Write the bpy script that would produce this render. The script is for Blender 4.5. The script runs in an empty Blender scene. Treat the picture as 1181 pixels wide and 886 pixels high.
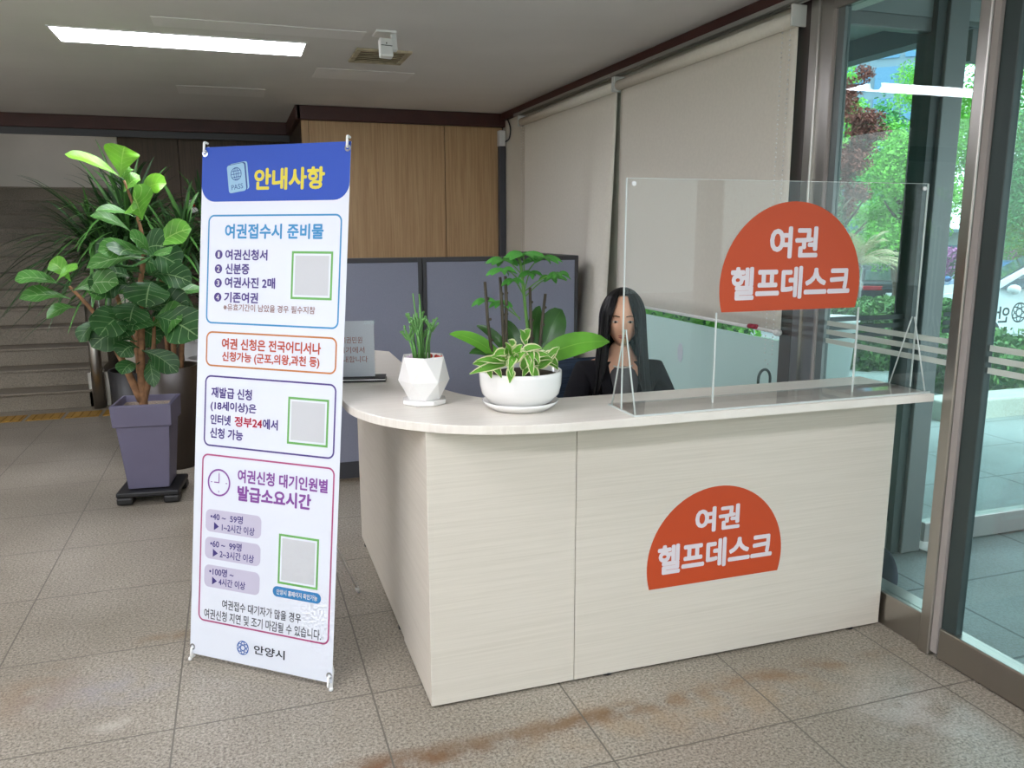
import bpy, bmesh, math, random
from mathutils import Vector, Matrix, Euler, noise
PI = math.pi
random.seed(11)
SC = bpy.context.scene
COL = SC.collection

# ---------------------------------------------------------------- camera, light, exposure
cam = bpy.data.cameras.new('camera'); cam_o = bpy.data.objects.new('camera', cam); COL.objects.link(cam_o)
cam.sensor_width = 36.0; cam.lens = 938.38 / 1181 * 36; cam.clip_end = 400; cam.clip_start = 0.05
pt, yw, rl = math.radians(10.7214), math.radians(18.5225), math.radians(-0.139)
F = Vector((math.sin(yw) * math.cos(pt), math.cos(yw) * math.cos(pt), -math.sin(pt)))
R = Vector((math.cos(yw), -math.sin(yw), 0)); U = R.cross(F)
R2 = R * math.cos(rl) + U * math.sin(rl); U2 = U * math.cos(rl) - R * math.sin(rl)
M4 = Matrix((R2, U2, -F)).transposed().to_4x4(); M4.translation = Vector((0, 0, 1.6))
cam_o.matrix_world = M4
SC.camera = cam_o
SC.view_settings.view_transform = 'Standard'; SC.view_settings.look = 'None'
SC.view_settings.gamma = 1.0; SC.view_settings.use_curve_mapping = False
SC.view_settings.exposure = 0.15
LED = 26.0          # radiance of the ceiling light diffusers
SKY = 3.4
world = bpy.data.worlds.new('sky'); SC.world = world; world.use_nodes = True
wn = world.node_tree.nodes; wl = world.node_tree.links
bg = wn['Background']; bg.inputs['Strength'].default_value = SKY
tc = wn.new('ShaderNodeTexCoord'); sep = wn.new('ShaderNodeSeparateXYZ'); rmp = wn.new('ShaderNodeValToRGB')
wl.new(tc.outputs['Generated'], sep.inputs[0]); wl.new(sep.outputs['Z'], rmp.inputs[0]); wl.new(rmp.outputs[0], bg.inputs['Color'])
rmp.color_ramp.elements[0].color = (0.80, 0.86, 0.88, 1); rmp.color_ramp.elements[1].color = (0.66, 0.80, 0.95, 1)
sun = bpy.data.lights.new('sun', 'SUN'); sun.energy = 3.5; sun.angle = math.radians(25); sun.color = (1, .97, .9)
sun_o = bpy.data.objects.new('sun', sun); COL.objects.link(sun_o); sun_o.rotation_euler = (math.radians(38), math.radians(12), math.radians(20))

# ---------------------------------------------------------------- materials
def lin(c):
    if isinstance(c, str):
        c = [int(c[i:i + 2], 16) / 255 for i in (0, 2, 4)]
    return tuple((x / 12.92 if x <= .04045 else ((x + .055) / 1.055) ** 2.4) for x in c) + (1,)
MATS = {}
def mat(name, c, rough=.5, metal=0., var=0., vscale=8., spec=.5, stretch=None, bump=0., bscale=200., emit=0., trans=0.):
    if name in MATS: return MATS[name]
    m = bpy.data.materials.new(name); m.use_nodes = True
    nt = m.node_tree; b = nt.nodes['Principled BSDF']
    b.inputs['Base Color'].default_value = lin(c); b.inputs['Roughness'].default_value = rough
    b.inputs['Metallic'].default_value = metal; b.inputs['Specular IOR Level'].default_value = spec
    if var or bump:
        co = nt.nodes.new('ShaderNodeTexCoord'); mp = nt.nodes.new('ShaderNodeMapping')
        nt.links.new(co.outputs['Object'], mp.inputs[0])
        if stretch: mp.inputs['Scale'].default_value = stretch
    if var:
        nz = nt.nodes.new('ShaderNodeTexNoise'); nz.inputs['Scale'].default_value = vscale; nz.inputs['Detail'].default_value = 6
        nt.links.new(mp.outputs[0], nz.inputs['Vector'])
        rp = nt.nodes.new('ShaderNodeValToRGB'); l = lin(c)
        rp.color_ramp.elements[0].position = .3; rp.color_ramp.elements[1].position = .7
        rp.color_ramp.elements[0].color = tuple(x * (1 - var) for x in l[:3]) + (1,)
        rp.color_ramp.elements[1].color = tuple(min(1, x * (1 + var)) for x in l[:3]) + (1,)
        nt.links.new(nz.outputs['Fac'], rp.inputs[0]); nt.links.new(rp.outputs[0], b.inputs['Base Color'])
    if bump:
        n2 = nt.nodes.new('ShaderNodeTexNoise'); n2.inputs['Scale'].default_value = bscale
        nt.links.new(mp.outputs[0], n2.inputs['Vector'])
        bp = nt.nodes.new('ShaderNodeBump'); bp.inputs['Strength'].default_value = bump; bp.inputs['Distance'].default_value = .002
        nt.links.new(n2.outputs['Fac'], bp.inputs['Height']); nt.links.new(bp.outputs[0], b.inputs['Normal'])
    if emit:
        b.inputs['Emission Color'].default_value = lin(c); b.inputs['Emission Strength'].default_value = emit
    MATS[name] = m
    return m
def N(nt, typ, **kw):
    n = nt.nodes.new('ShaderNode' + typ)
    for k, v in kw.items(): setattr(n, k, v)
    return n
def math_n(nt, op, a, b=None):
    n = N(nt, 'Math', operation=op)
    for i, v in enumerate((a, b)):
        if v is None: continue
        if isinstance(v, (int, float)): n.inputs[i].default_value = v
        else: nt.links.new(v, n.inputs[i])
    return n.outputs[0]
def glass(name, tint, ior=1.45):
    m = bpy.data.materials.new(name); m.use_nodes = True; nt = m.node_tree
    nt.nodes.remove(nt.nodes['Principled BSDF']); out = nt.nodes['Material Output']
    t = nt.nodes.new('ShaderNodeBsdfTransparent'); t.inputs[0].default_value = tint + (1,)
    g = nt.nodes.new('ShaderNodeBsdfGlossy'); g.inputs['Roughness'].default_value = .0
    ge = nt.nodes.new('ShaderNodeNewGeometry'); dt = nt.nodes.new('ShaderNodeVectorMath'); dt.operation = 'DOT_PRODUCT'
    nt.links.new(ge.outputs['Normal'], dt.inputs[0]); nt.links.new(ge.outputs['Incoming'], dt.inputs[1])
    r0 = ((ior - 1) / (ior + 1)) ** 2      # Schlick, the same on both faces of the thin pane
    fr = math_n(nt, 'ADD', math_n(nt, 'MULTIPLY', math_n(nt, 'POWER', math_n(nt, 'SUBTRACT', 1., math_n(nt, 'ABSOLUTE', dt.outputs['Value'])), 5.), 1 - r0), r0)
    x = nt.nodes.new('ShaderNodeMixShader')
    nt.links.new(fr, x.inputs[0]); nt.links.new(t.outputs[0], x.inputs[1]); nt.links.new(g.outputs[0], x.inputs[2])
    nt.links.new(x.outputs[0], out.inputs[0]); MATS[name] = m
    return m
def translucent(name, c, mixf=.5, rough=.5):
    m = bpy.data.materials.new(name); m.use_nodes = True; nt = m.node_tree
    b = nt.nodes['Principled BSDF']; b.inputs['Base Color'].default_value = lin(c); b.inputs['Roughness'].default_value = rough
    t = nt.nodes.new('ShaderNodeBsdfTranslucent'); t.inputs[0].default_value = lin(c)
    x = nt.nodes.new('ShaderNodeMixShader'); x.inputs[0].default_value = mixf
    nt.links.new(b.outputs[0], x.inputs[1]); nt.links.new(t.outputs[0], x.inputs[2]); nt.links.new(x.outputs[0], nt.nodes['Material Output'].inputs[0])
    MATS[name] = m
    return m
def emission(name, c, s):
    m = bpy.data.materials.new(name); m.use_nodes = True; nt = m.node_tree
    nt.nodes.remove(nt.nodes['Principled BSDF'])
    e = nt.nodes.new('ShaderNodeEmission'); e.inputs[0].default_value = lin(c); e.inputs[1].default_value = s
    nt.links.new(e.outputs[0], nt.nodes['Material Output'].inputs[0]); MATS[name] = m
    return m
def granite(name, base, tx, ty, ox, oy, rough, joint='4a443c', stains=False, contrast=1., jw=.004):
    m = bpy.data.materials.new(name); m.use_nodes = True; nt = m.node_tree; L = nt.links; b = nt.nodes['Principled BSDF']
    co = N(nt, 'TexCoord').outputs['Object']
    n1 = N(nt, 'TexNoise'); n1.inputs['Scale'].default_value = 105; n1.inputs['Detail'].default_value = 4; n1.inputs['Roughness'].default_value = .75; L.new(co, n1.inputs['Vector'])
    rp = N(nt, 'ValToRGB'); cr = rp.color_ramp; l = lin(base)
    k = lambda s, w=(1, 1, 1): tuple(min(1, l[i] * s * w[i]) for i in range(3)) + (1,)
    cr.elements[0].position = .30; cr.elements[0].color = k(1 - .75 * contrast)
    cr.elements[1].position = .72; cr.elements[1].color = k(1 + .55 * contrast)
    e = cr.elements.new(.44); e.color = k(1 - .28 * contrast, (1, .97, .9)); e = cr.elements.new(.55); e.color = k(1.08)
    L.new(n1.outputs['Fac'], rp.inputs[0]); col = rp.outputs[0]
    n2 = N(nt, 'TexNoise'); n2.inputs['Scale'].default_value = 1.3; n2.inputs['Detail'].default_value = 5; L.new(co, n2.inputs['Vector'])
    mx = N(nt, 'Mix', data_type='RGBA', blend_type='MULTIPLY'); mx.inputs[0].default_value = 1
    r2 = N(nt, 'ValToRGB'); r2.color_ramp.elements[0].color = (.78, .76, .72, 1); r2.color_ramp.elements[1].color = (1.15, 1.15, 1.14, 1)
    r2.color_ramp.elements[0].position = .3; r2.color_ramp.elements[1].position = .7
    L.new(n2.outputs['Fac'], r2.inputs[0]); L.new(col, mx.inputs[6]); L.new(r2.outputs[0], mx.inputs[7]); col = mx.outputs[2]
    sp = N(nt, 'SeparateXYZ'); L.new(co, sp.inputs[0])
    if stains:
        n3 = N(nt, 'TexNoise'); n3.inputs['Scale'].default_value = 9; n3.inputs['Detail'].default_value = 8; L.new(co, n3.inputs['Vector'])
        def blot(cx, cy, rx, ry, strength, colr, th=.42):
            nonlocal col
            dx = math_n(nt, 'DIVIDE', math_n(nt, 'SUBTRACT', sp.outputs[0], cx), rx); dy = math_n(nt, 'DIVIDE', math_n(nt, 'SUBTRACT', sp.outputs[1], cy), ry)
            d = math_n(nt, 'SQRT', math_n(nt, 'ADD', math_n(nt, 'MULTIPLY', dx, dx), math_n(nt, 'MULTIPLY', dy, dy)))
            fall = N(nt, 'MapRange'); L.new(d, fall.inputs[0]); fall.inputs[1].default_value = 1.; fall.inputs[2].default_value = .2
            nn = N(nt, 'MapRange'); L.new(n3.outputs['Fac'], nn.inputs[0]); nn.inputs[1].default_value = th; nn.inputs[2].default_value = th + .22
            f = math_n(nt, 'MULTIPLY', math_n(nt, 'MULTIPLY', fall.outputs[0], nn.outputs[0]), strength)
            q = N(nt, 'Mix', data_type='RGBA', blend_type='MIX'); L.new(f, q.inputs[0]); L.new(col, q.inputs[6]); q.inputs[7].default_value = lin(colr); col = q.outputs[2]
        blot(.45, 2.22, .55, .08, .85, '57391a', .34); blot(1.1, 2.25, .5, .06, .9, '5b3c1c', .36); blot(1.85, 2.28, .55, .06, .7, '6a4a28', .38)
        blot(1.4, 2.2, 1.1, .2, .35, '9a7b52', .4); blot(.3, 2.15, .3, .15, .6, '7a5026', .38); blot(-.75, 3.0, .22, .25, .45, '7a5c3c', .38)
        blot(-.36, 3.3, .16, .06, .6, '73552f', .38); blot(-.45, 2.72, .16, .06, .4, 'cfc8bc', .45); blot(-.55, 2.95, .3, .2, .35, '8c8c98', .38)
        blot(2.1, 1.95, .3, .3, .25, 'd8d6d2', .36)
    if tx:
        def line(s, t, o):
            a = math_n(nt, 'DIVIDE', math_n(nt, 'SUBTRACT', s, o), t)
            fr = math_n(nt, 'FRACT', math_n(nt, 'ADD', a, .5))
            return math_n(nt, 'LESS_THAN', math_n(nt, 'ABSOLUTE', math_n(nt, 'SUBTRACT', fr, .5)), jw / t)
        j = math_n(nt, 'MAXIMUM', line(sp.outputs[0], tx, ox), line(sp.outputs[1], ty, oy))
        q = N(nt, 'Mix', data_type='RGBA'); L.new(j, q.inputs[0]); L.new(col, q.inputs[6]); q.inputs[7].default_value = lin(joint); col = q.outputs[2]
    L.new(col, b.inputs['Base Color']); b.inputs['Roughness'].default_value = rough; b.inputs['Specular IOR Level'].default_value = .45
    MATS[name] = m
    return m
def leafmat(name, c, vein, rough=.38, lateral=True, edge=None):
    m = bpy.data.materials.new(name); m.use_nodes = True; nt = m.node_tree; L = nt.links; b = nt.nodes['Principled BSDF']
    uv = N(nt, 'TexCoord').outputs['UV']; sp = N(nt, 'SeparateXYZ'); L.new(uv, sp.inputs[0])
    av = math_n(nt, 'ABSOLUTE', math_n(nt, 'SUBTRACT', sp.outputs[1], .5))
    rib = math_n(nt, 'LESS_THAN', av, .018)
    if lateral:
        fr = math_n(nt, 'FRACT', math_n(nt, 'SUBTRACT', math_n(nt, 'MULTIPLY', sp.outputs[0], 6.5), math_n(nt, 'MULTIPLY', av, 3.)))
        rib = math_n(nt, 'MAXIMUM', rib, math_n(nt, 'LESS_THAN', fr, .07))
    co = N(nt, 'TexCoord').outputs['Object']
    nz = N(nt, 'TexNoise'); nz.inputs['Scale'].default_value = 9; L.new(co, nz.inputs['Vector'])
    rp = N(nt, 'ValToRGB'); l = lin(c); rp.color_ramp.elements[0].position = .35; rp.color_ramp.elements[1].position = .65
    rp.color_ramp.elements[0].color = tuple(x * .75 for x in l[:3]) + (1,); rp.color_ramp.elements[1].color = tuple(min(1, x * 1.25) for x in l[:3]) + (1,)
    L.new(nz.outputs['Fac'], rp.inputs[0])
    q = N(nt, 'Mix', data_type='RGBA'); L.new(math_n(nt, 'MULTIPLY', rib, .55), q.inputs[0]); L.new(rp.outputs[0], q.inputs[6]); q.inputs[7].default_value = lin(vein); col = q.outputs[2]
    if edge:
        e = math_n(nt, 'GREATER_THAN', math_n(nt, 'ADD', av, math_n(nt, 'MULTIPLY', nz.outputs['Fac'], .25)), .47)
        q = N(nt, 'Mix', data_type='RGBA'); L.new(e, q.inputs[0]); L.new(col, q.inputs[6]); q.inputs[7].default_value = lin(edge); col = q.outputs[2]
    L.new(col, b.inputs['Base Color']); b.inputs['Roughness'].default_value = rough; b.inputs['Specular IOR Level'].default_value = .35
    t = N(nt, 'BsdfTranslucent'); L.new(col, t.inputs[0]); x = N(nt, 'MixShader'); x.inputs[0].default_value = .25
    L.new(b.outputs[0], x.inputs[1]); L.new(t.outputs[0], x.inputs[2]); L.new(x.outputs[0], nt.nodes['Material Output'].inputs[0])
    MATS[name] = m
    return m
def wood(name, c, dark, scale, rough=.45, amount=.5):
    m = bpy.data.materials.new(name); m.use_nodes = True; nt = m.node_tree; L = nt.links; b = nt.nodes['Principled BSDF']
    co = N(nt, 'TexCoord').outputs['Object']; mp = N(nt, 'Mapping'); mp.inputs['Scale'].default_value = scale; L.new(co, mp.inputs[0])
    n1 = N(nt, 'TexNoise'); n1.inputs['Scale'].default_value = 1; n1.inputs['Detail'].default_value = 9; n1.inputs['Roughness'].default_value = .65; n1.inputs['Distortion'].default_value = .4; L.new(mp.outputs[0], n1.inputs['Vector'])
    rp = N(nt, 'ValToRGB'); a = lin(dark); z = lin(c)
    rp.color_ramp.elements[0].position = .5 - .2 * amount; rp.color_ramp.elements[1].position = .5 + .1 * amount
    rp.color_ramp.elements[0].color = a; rp.color_ramp.elements[1].color = z
    L.new(n1.outputs['Fac'], rp.inputs[0]); L.new(rp.outputs[0], b.inputs['Base Color']); b.inputs['Roughness'].default_value = rough
    b.inputs['Specular IOR Level'].default_value = .35
    MATS[name] = m
    return m

granite('floor_granite', '948d82', .645, .61, .36, 2.02, .33, joint='5d574e', stains=True, contrast=1.2, jw=.003)
granite('stair_granite', '857d71', 0, 0, 0, 0, .5, contrast=.6)
granite('paving_stone', '8d9a9c', .9, .6, .2, .3, .5, joint='5c6668', contrast=.25, jw=.006)
granite('asphalt', '6d7476', 0, 0, 0, 0, .8, contrast=.35)
granite('kerb_stone', 'b4b9b4', 0, 0, 0, 0, .6, contrast=.3)
wood('whitewashed_wood', 'd0c8bb', 'c6beb0', (2.5, 2.5, 170), .5, 1.)
wood('whitewashed_top', 'e2dcd2', 'd8d0c5', (2.5, 90, 2), .35, 1.)
wood('oak_panel', 'c4a37a', 'ab8860', (60, 60, 1.6), .42, .9)
wood('dark_panel', '57483a', '46392d', (50, 50, 1.5), .5, .9)
mat('ceiling_paint', 'e0dfdd', .8, var=.05, vscale=1.2, spec=.2)
mat('ceiling_patch', 'eae9e8', .7, spec=.2)
mat('wall_paint', 'd2cdc0', .8, var=.05, vscale=2)
mat('wall_grey', '9a968c', .8, var=.05, vscale=2)
mat('dark_red_trim', '45211d', .45, var=.15, vscale=6)
mat('steel', 'a9a59f', .28, 1., var=.08, vscale=3, stretch=(1, 1, .05))
mat('steel_dark', '6d6f6c', .3, 1.)
mat('frame_grey', '6d7473', .4, .5)
mat('frame_dark', '34403f', .45, .2)
mat('seal_pink', '97908b', .6)
mat('pier_brown', '453b39', .4)
mat('blind_cloth', 'ddd8cc', .85, var=.03, vscale=60, spec=.15)
mat('aluminium', 'a8a9a6', .35, .8)
mat('white_plastic', 'e8e8e6', .4)
mat('clear_plastic', 'd6d8d4', .25)
mat('black_plastic', '1b1b1d', .45)
mat('beige_dirty', 'b3a88f', .7, var=.35, vscale=14)
mat('rust', '6a5638', .8)
mat('partition_fabric', '9497a9', .9, var=.07, vscale=350, spec=.1, bump=.2, bscale=500)
mat('partition_frame', '3f3e42', .45)
mat('partition_base', '45464c', .5)
mat('sheet_white', 'd0d4dc', .45, spec=.3)
mat('banner_blue', '2448a4', .45, spec=.3)
for n_, c_ in dict(yellow='f2e24a', sky='4aa0d8', purple='5b4a94', brown='9c6a62', orange='d0583f', orange_line='dc8c50', red='c8304e', violet='9556ac', navy='4a3f86',
                   white='f2f2f4', grey='4e4e56', dark='2e3038', pink='c45a8c', green='7cc46a', pill='d9d3e8', pillblue='3e8cc8', passport='a8d4f0', passport_dark='2a4c90',
                   qr='dfe1e4', logoblue='2f66b8', sign_orange='cf4f26', sign_text='ece2e6', cardred='b4574a').items():
    mat('ink_' + n_, [x ** 1.0 * (.84 if n_ not in ('sign_orange', 'sign_text') else .9) for x in [int(c_[i:i + 2], 16) / 255 for i in (0, 2, 4)]], .5, spec=.3)
mat('planter_purple', '69657c', .5, var=.04, vscale=5)
mat('planter_dark', '33291f', .4, var=.1, vscale=4)
mat('planter_black', '1d1c1c', .45)
mat('planter_white', 'd9dadb', .35)
mat('ceramic', 'e9e7e4', .12, spec=.6)
mat('soil', '3a2c20', .95, var=.4, vscale=60)
mat('pebbles', '8e7f70', .8, var=.5, vscale=90)
mat('bark', '8a6546', .8, var=.3, vscale=30, bump=.5, bscale=60)
mat('bark_dark', '4a3a2c', .85, var=.3, vscale=8)
mat('cane', '3a3222', .6, var=.3, vscale=20)
mat('stem_green', '5c8a3c', .5)
mat('cactus_green', '5c8e4a', .5, var=.2, vscale=30)
mat('pebble_red', 'c23b30', .5); mat('pebble_lilac', 'b9a2b4', .5)
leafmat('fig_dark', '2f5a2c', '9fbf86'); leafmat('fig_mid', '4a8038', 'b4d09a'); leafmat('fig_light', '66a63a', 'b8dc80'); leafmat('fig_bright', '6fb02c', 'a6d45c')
leafmat('strap_dark', '2c4a26', '5d7f4d', lateral=False); leafmat('strap_mid', '4a7a38', '86a868', lateral=False)
leafmat('orchid_leaf', '5f9a34', '84b850', .25, lateral=False); leafmat('orchid_leaf_dark', '35592a', '4f7a3a', .25, lateral=False)
leafmat('hoya_leaf', '69a43c', '8cc060', .4, lateral=False, edge='e2e2b4'); leafmat('umbrella_leaf', '4f9440', '7db060', .4, lateral=False)
mat('mesh_blue', '2c3b50', .7, var=.5, vscale=3, stretch=(1, 1, 90))
mat('skin', 'e6b394', .5, spec=.3); mat('lip', 'b5665c', .4); mat('eye_white', 'c4b8ae', .2); mat('eye_dark', '1c1412', .15)
mat('hair', '0d0b0c', .48, var=.5, vscale=40, stretch=(1, 1, .08), spec=.25)
mat('blazer', '17161a', .85, spec=.2); mat('grey_top', '5a5658', .8); mat('necklace', 'd8d2c8', .3)
mat('trousers', '1c1c22', .85)
mat('yellow_tactile', 'a8802c', .6, var=.1, vscale=30)
glass('pane_glass', (.90, .965, .96)); glass('acrylic', (.985, .99, .985), 1.3); glass('acrylic_base', (.97, .975, .97), 1.75); glass('tint_glass', (.88, .965, .955))
translucent('frosted_film', 'd3e2df', .5, .6); mat('film_stripe', 'b9c2b8', .6)
translucent('acrylic_edge', 'e6ece8', .4, .25)
emission('led', 'f4f5ff', LED)
mat('leaf_green', '6fb83e', .6, var=.3, vscale=3); mat('leaf_fresh', '86cc50', .6, var=.25, vscale=3); mat('leaf_teal', '4f9a55', .6, var=.3, vscale=3)
mat('leaf_conifer', '2f6a38', .7, var=.3, vscale=4); mat('leaf_maple', '7a4238', .7, var=.3, vscale=4); mat('leaf_hedge', '4c7a34', .7, var=.35, vscale=6)
mat('leaf_straw', 'b8b088', .7, var=.25, vscale=3); mat('blossom', 'b26aa6', .7, var=.3, vscale=6); mat('leaf_palm', '7c9660', .7, var=.25, vscale=3)
mat('car_black', '15191c', .35, 0, spec=.25); mat('car_white', 'dfe6ea', .2); mat('car_blue', '3b6aa0', .2, .3); mat('car_glass', '2a3b44', .05, spec=.9); mat('tyre', '18191a', .8)
mat('tail_red', 'a8202c', .2); mat('plate', 'e4e8ea', .4); mat('chrome', 'c8ccd0', .15, 1.)
mat('tower_wall', '7f97a6', .5); mat('tower_glass', '5f8cae', .1, .4); mat('canopy', '7c8786', .7); mat('canopy_dark', '48545a', .6)
mat('low_wall', '9aa6a6', .7); mat('navy_cloth', '27303f', .8, var=.2, vscale=12); mat('paper', 'd8d6d2', .7)

# ---------------------------------------------------------------- mesh helpers
def box(bm, x0, x1, y0, y1, z0, z1, M=None, mi=0):
    vs = [bm.verts.new((x, y, z)) for z in (z0, z1) for y in (y0, y1) for x in (x0, x1)]
    for f in ((0, 2, 3, 1), (4, 5, 7, 6), (0, 1, 5, 4), (2, 6, 7, 3), (0, 4, 6, 2), (1, 3, 7, 5)):
        bm.faces.new([vs[i] for i in f]).material_index = mi
    if M is not None:
        for v in vs: v.co = M @ v.co
    return vs
def tube(bm, pts, rad, n=8, cap=True, mi=0):
    pts = [Vector(p) for p in pts]; rings = []
    if not isinstance(rad, (list, tuple)): rad = [rad] * len(pts)
    ref = None
    for i, p in enumerate(pts):
        d = (pts[min(i + 1, len(pts) - 1)] - pts[max(i - 1, 0)]).normalized()
        if ref is None: ref = Vector((0, 0, 1)) if abs(d.z) < .9 else Vector((1, 0, 0))
        a = d.cross(ref).normalized(); b = a.cross(d).normalized(); ref = b
        rings.append([bm.verts.new(p + (a * math.cos(t) + b * math.sin(t)) * rad[i]) for t in [2 * PI * k / n for k in range(n)]])
    for i in range(len(rings) - 1):
        for k in range(n):
            f = bm.faces.new((rings[i][k], rings[i][(k + 1) % n], rings[i + 1][(k + 1) % n], rings[i + 1][k])); f.smooth = n > 5; f.material_index = mi
    if cap:
        for rr in (rings[0][::-1], rings[-1]):
            bm.faces.new(rr).material_index = mi
def lathe(bm, prof, c=(0, 0), n=32, squash=None, cap=True, smooth=True, rot=0., mi=0):
    rings = []
    for r, z in prof:
        rings.append([bm.verts.new((c[0] + r * math.cos(2 * PI * k / n + rot), c[1] + r * math.sin(2 * PI * k / n + rot), z)) for k in range(n)])
    for i in range(len(rings) - 1):
        for k in range(n):
            f = bm.faces.new((rings[i][k], rings[i][(k + 1) % n], rings[i + 1][(k + 1) % n], rings[i + 1][k])); f.smooth = smooth; f.material_index = mi
    if cap:
        bm.faces.new(rings[0][::-1]).material_index = mi; bm.faces.new(rings[-1]).material_index = mi
def prism(bm, poly, z0, z1, M=None, mi=0):
    a = [bm.verts.new((x, y, z0)) for x, y in poly]; b = [bm.verts.new((x, y, z1)) for x, y in poly]; n = len(poly)
    bm.faces.new(a[::-1]).material_index = mi; bm.faces.new(b).material_index = mi
    for i in range(n): bm.faces.new((a[i], a[(i + 1) % n], b[(i + 1) % n], b[i])).material_index = mi
    if M is not None:
        for v in a + b: v.co = M @ v.co
def sphere(bm, c, r, sub=2, M=None, mi=0):
    res = bmesh.ops.create_icosphere(bm, subdivisions=sub, radius=1.)
    rr = r if isinstance(r, (tuple, list)) else (r, r, r)
    for v in res['verts']:
        v.co = Vector((v.co.x * rr[0], v.co.y * rr[1], v.co.z * rr[2]))
        if M is not None: v.co = M @ v.co
        v.co += Vector(c)
        for f in v.link_faces: f.smooth = True; f.material_index = mi
def smooth_path(pts, n=6):
    pts = [Vector(p) for p in pts]; out = []
    P = [pts[0]] + pts + [pts[-1]]
    for i in range(1, len(P) - 2):
        for k in range(n):
            t = k / n; a, b, c, d = P[i - 1], P[i], P[i + 1], P[i + 2]
            out.append(.5 * ((2 * b) + (c - a) * t + (2 * a - 5 * b + 4 * c - d) * t * t + (3 * b - a - 3 * c + d) * t ** 3))
    out.append(pts[-1]); return out
SHAPES = {'ovate': lambda t: math.sin(PI * t ** .8) ** .8, 'obovate': lambda t: max(0, math.sin(PI * min(1, t ** 1.5))) ** .7 * (.55 + .6 * t),
          'strap': lambda t: min(1, 5 * t + .35) * (1 - t ** 4) ** .8, 'long': lambda t: math.sin(PI * t ** .9) ** .6}
def leaf(bm, path, width, up=(0, 0, 1), shape='ovate', fold=.2, wave=0., mi=0, cols=1, seed=0):
    uvl = bm.loops.layers.uv.verify(); pts = [Vector(p) for p in path]; n = len(pts); rows = []
    up = Vector(up); fn = SHAPES[shape]
    for i, p in enumerate(pts):
        d = (pts[min(i + 1, n - 1)] - pts[max(i - 1, 0)])
        d = d.normalized() if d.length else Vector((1, 0, 0))
        s = d.cross(up); s = s.normalized() if s.length > 1e-5 else Vector((1, 0, 0)); nn = s.cross(d).normalized()
        t = i / (n - 1); w = max(.002, fn(t) * width * .5); row = []
        for k in range(-cols, cols + 1):
            q = k / cols
            row.append(bm.verts.new(p + s * w * q + nn * (abs(q) * w * fold + wave * w * math.sin(t * 9 + seed + (3 if k > 0 else 0)) * abs(q))))
        rows.append(row)
    for i in range(n - 1):
        for k in range(2 * cols):
            f = bm.faces.new((rows[i][k], rows[i][k + 1], rows[i + 1][k + 1], rows[i + 1][k])); f.smooth = True; f.material_index = mi
            for lp, (a, b) in zip(f.loops, ((i, k), (i, k + 1), (i + 1, k + 1), (i + 1, k))):
                lp[uvl].uv = (a / (n - 1), b / (2 * cols))
def arc_path(base, tip, sag, n=7):
    base = Vector(base); tip = Vector(tip); out = []
    for i in range(n):
        t = i / (n - 1); p = base.lerp(tip, t); p.z += sag * 4 * t * (1 - t); out.append(p)
    return out

def add_bm(dst, src, M):
    me = bpy.data.meshes.new('t'); src.to_mesh(me); src.free(); k = len(dst.verts); dst.from_mesh(me); dst.verts.ensure_lookup_table()
    for v in dst.verts[k:]: v.co = M @ v.co
    bpy.data.meshes.remove(me)
ROOTLOC = {}
def nb(): return bmesh.new()
def tag(o, label=None, cat=None, group=None, kind=None):
    if label: o['label'] = label
    if cat: o['category'] = cat
    if group: o['group'] = group
    if kind: o['kind'] = kind
    return o
def thing(name, label, cat, loc, group=None):
    o = bpy.data.objects.new(name, None); COL.objects.link(o); o.location = loc; o.empty_display_size = .1
    ROOTLOC[o.name] = Vector(loc)
    return tag(o, label, cat, group)
def obj(name, bm, m, parent=None, loc=None, bevel=0., solid=0., sub=0, label=None):
    """bm holds world coordinates; the mesh is stored relative to its root's base."""
    root = Vector(loc) if loc is not None else Vector((0, 0, 0))
    if parent is not None: root = ROOTLOC[parent.name]
    bmesh.ops.recalc_face_normals(bm, faces=bm.faces) if not solid and bevel >= 0 else None
    me = bpy.data.meshes.new(name)
    for v in bm.verts: v.co -= root
    bm.to_mesh(me); bm.free()
    for mm in (m if isinstance(m, (list, tuple)) else [m]): me.materials.append(MATS[mm] if isinstance(mm, str) else mm)
    o = bpy.data.objects.new(name, me); COL.objects.link(o)
    if parent is not None: o.parent = parent
    else: o.location = root
    ROOTLOC[o.name] = root
    if bevel > 0:
        b = o.modifiers.new('bevel', 'BEVEL'); b.width = bevel; b.segments = 2; b.limit_method = 'ANGLE'
    if solid:
        s = o.modifiers.new('solid', 'SOLIDIFY'); s.thickness = solid
    if sub:
        s = o.modifiers.new('sub', 'SUBSURF'); s.levels = sub; s.render_levels = sub
    if label: o['label'] = label
    return o
def struct(name, bm, m, bevel=0., parent=None):
    o = obj(name, bm, m, parent, bevel=bevel)
    if parent is None: o['kind'] = 'structure'
    return o
def copy_tree(o, parent=None):
    c = o.copy(); COL.objects.link(c)
    if parent is not None: c.parent = parent; c.matrix_parent_inverse = o.matrix_parent_inverse
    for ch in list(o.children): copy_tree(ch, c)
    return c
def bx(name, m, b, parent=None, bevel=0., loc=None, label=None):
    bm = nb(); box(bm, *b); return obj(name, bm, m, parent, bevel=bevel, loc=loc, label=label)
TXC = {}
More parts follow.
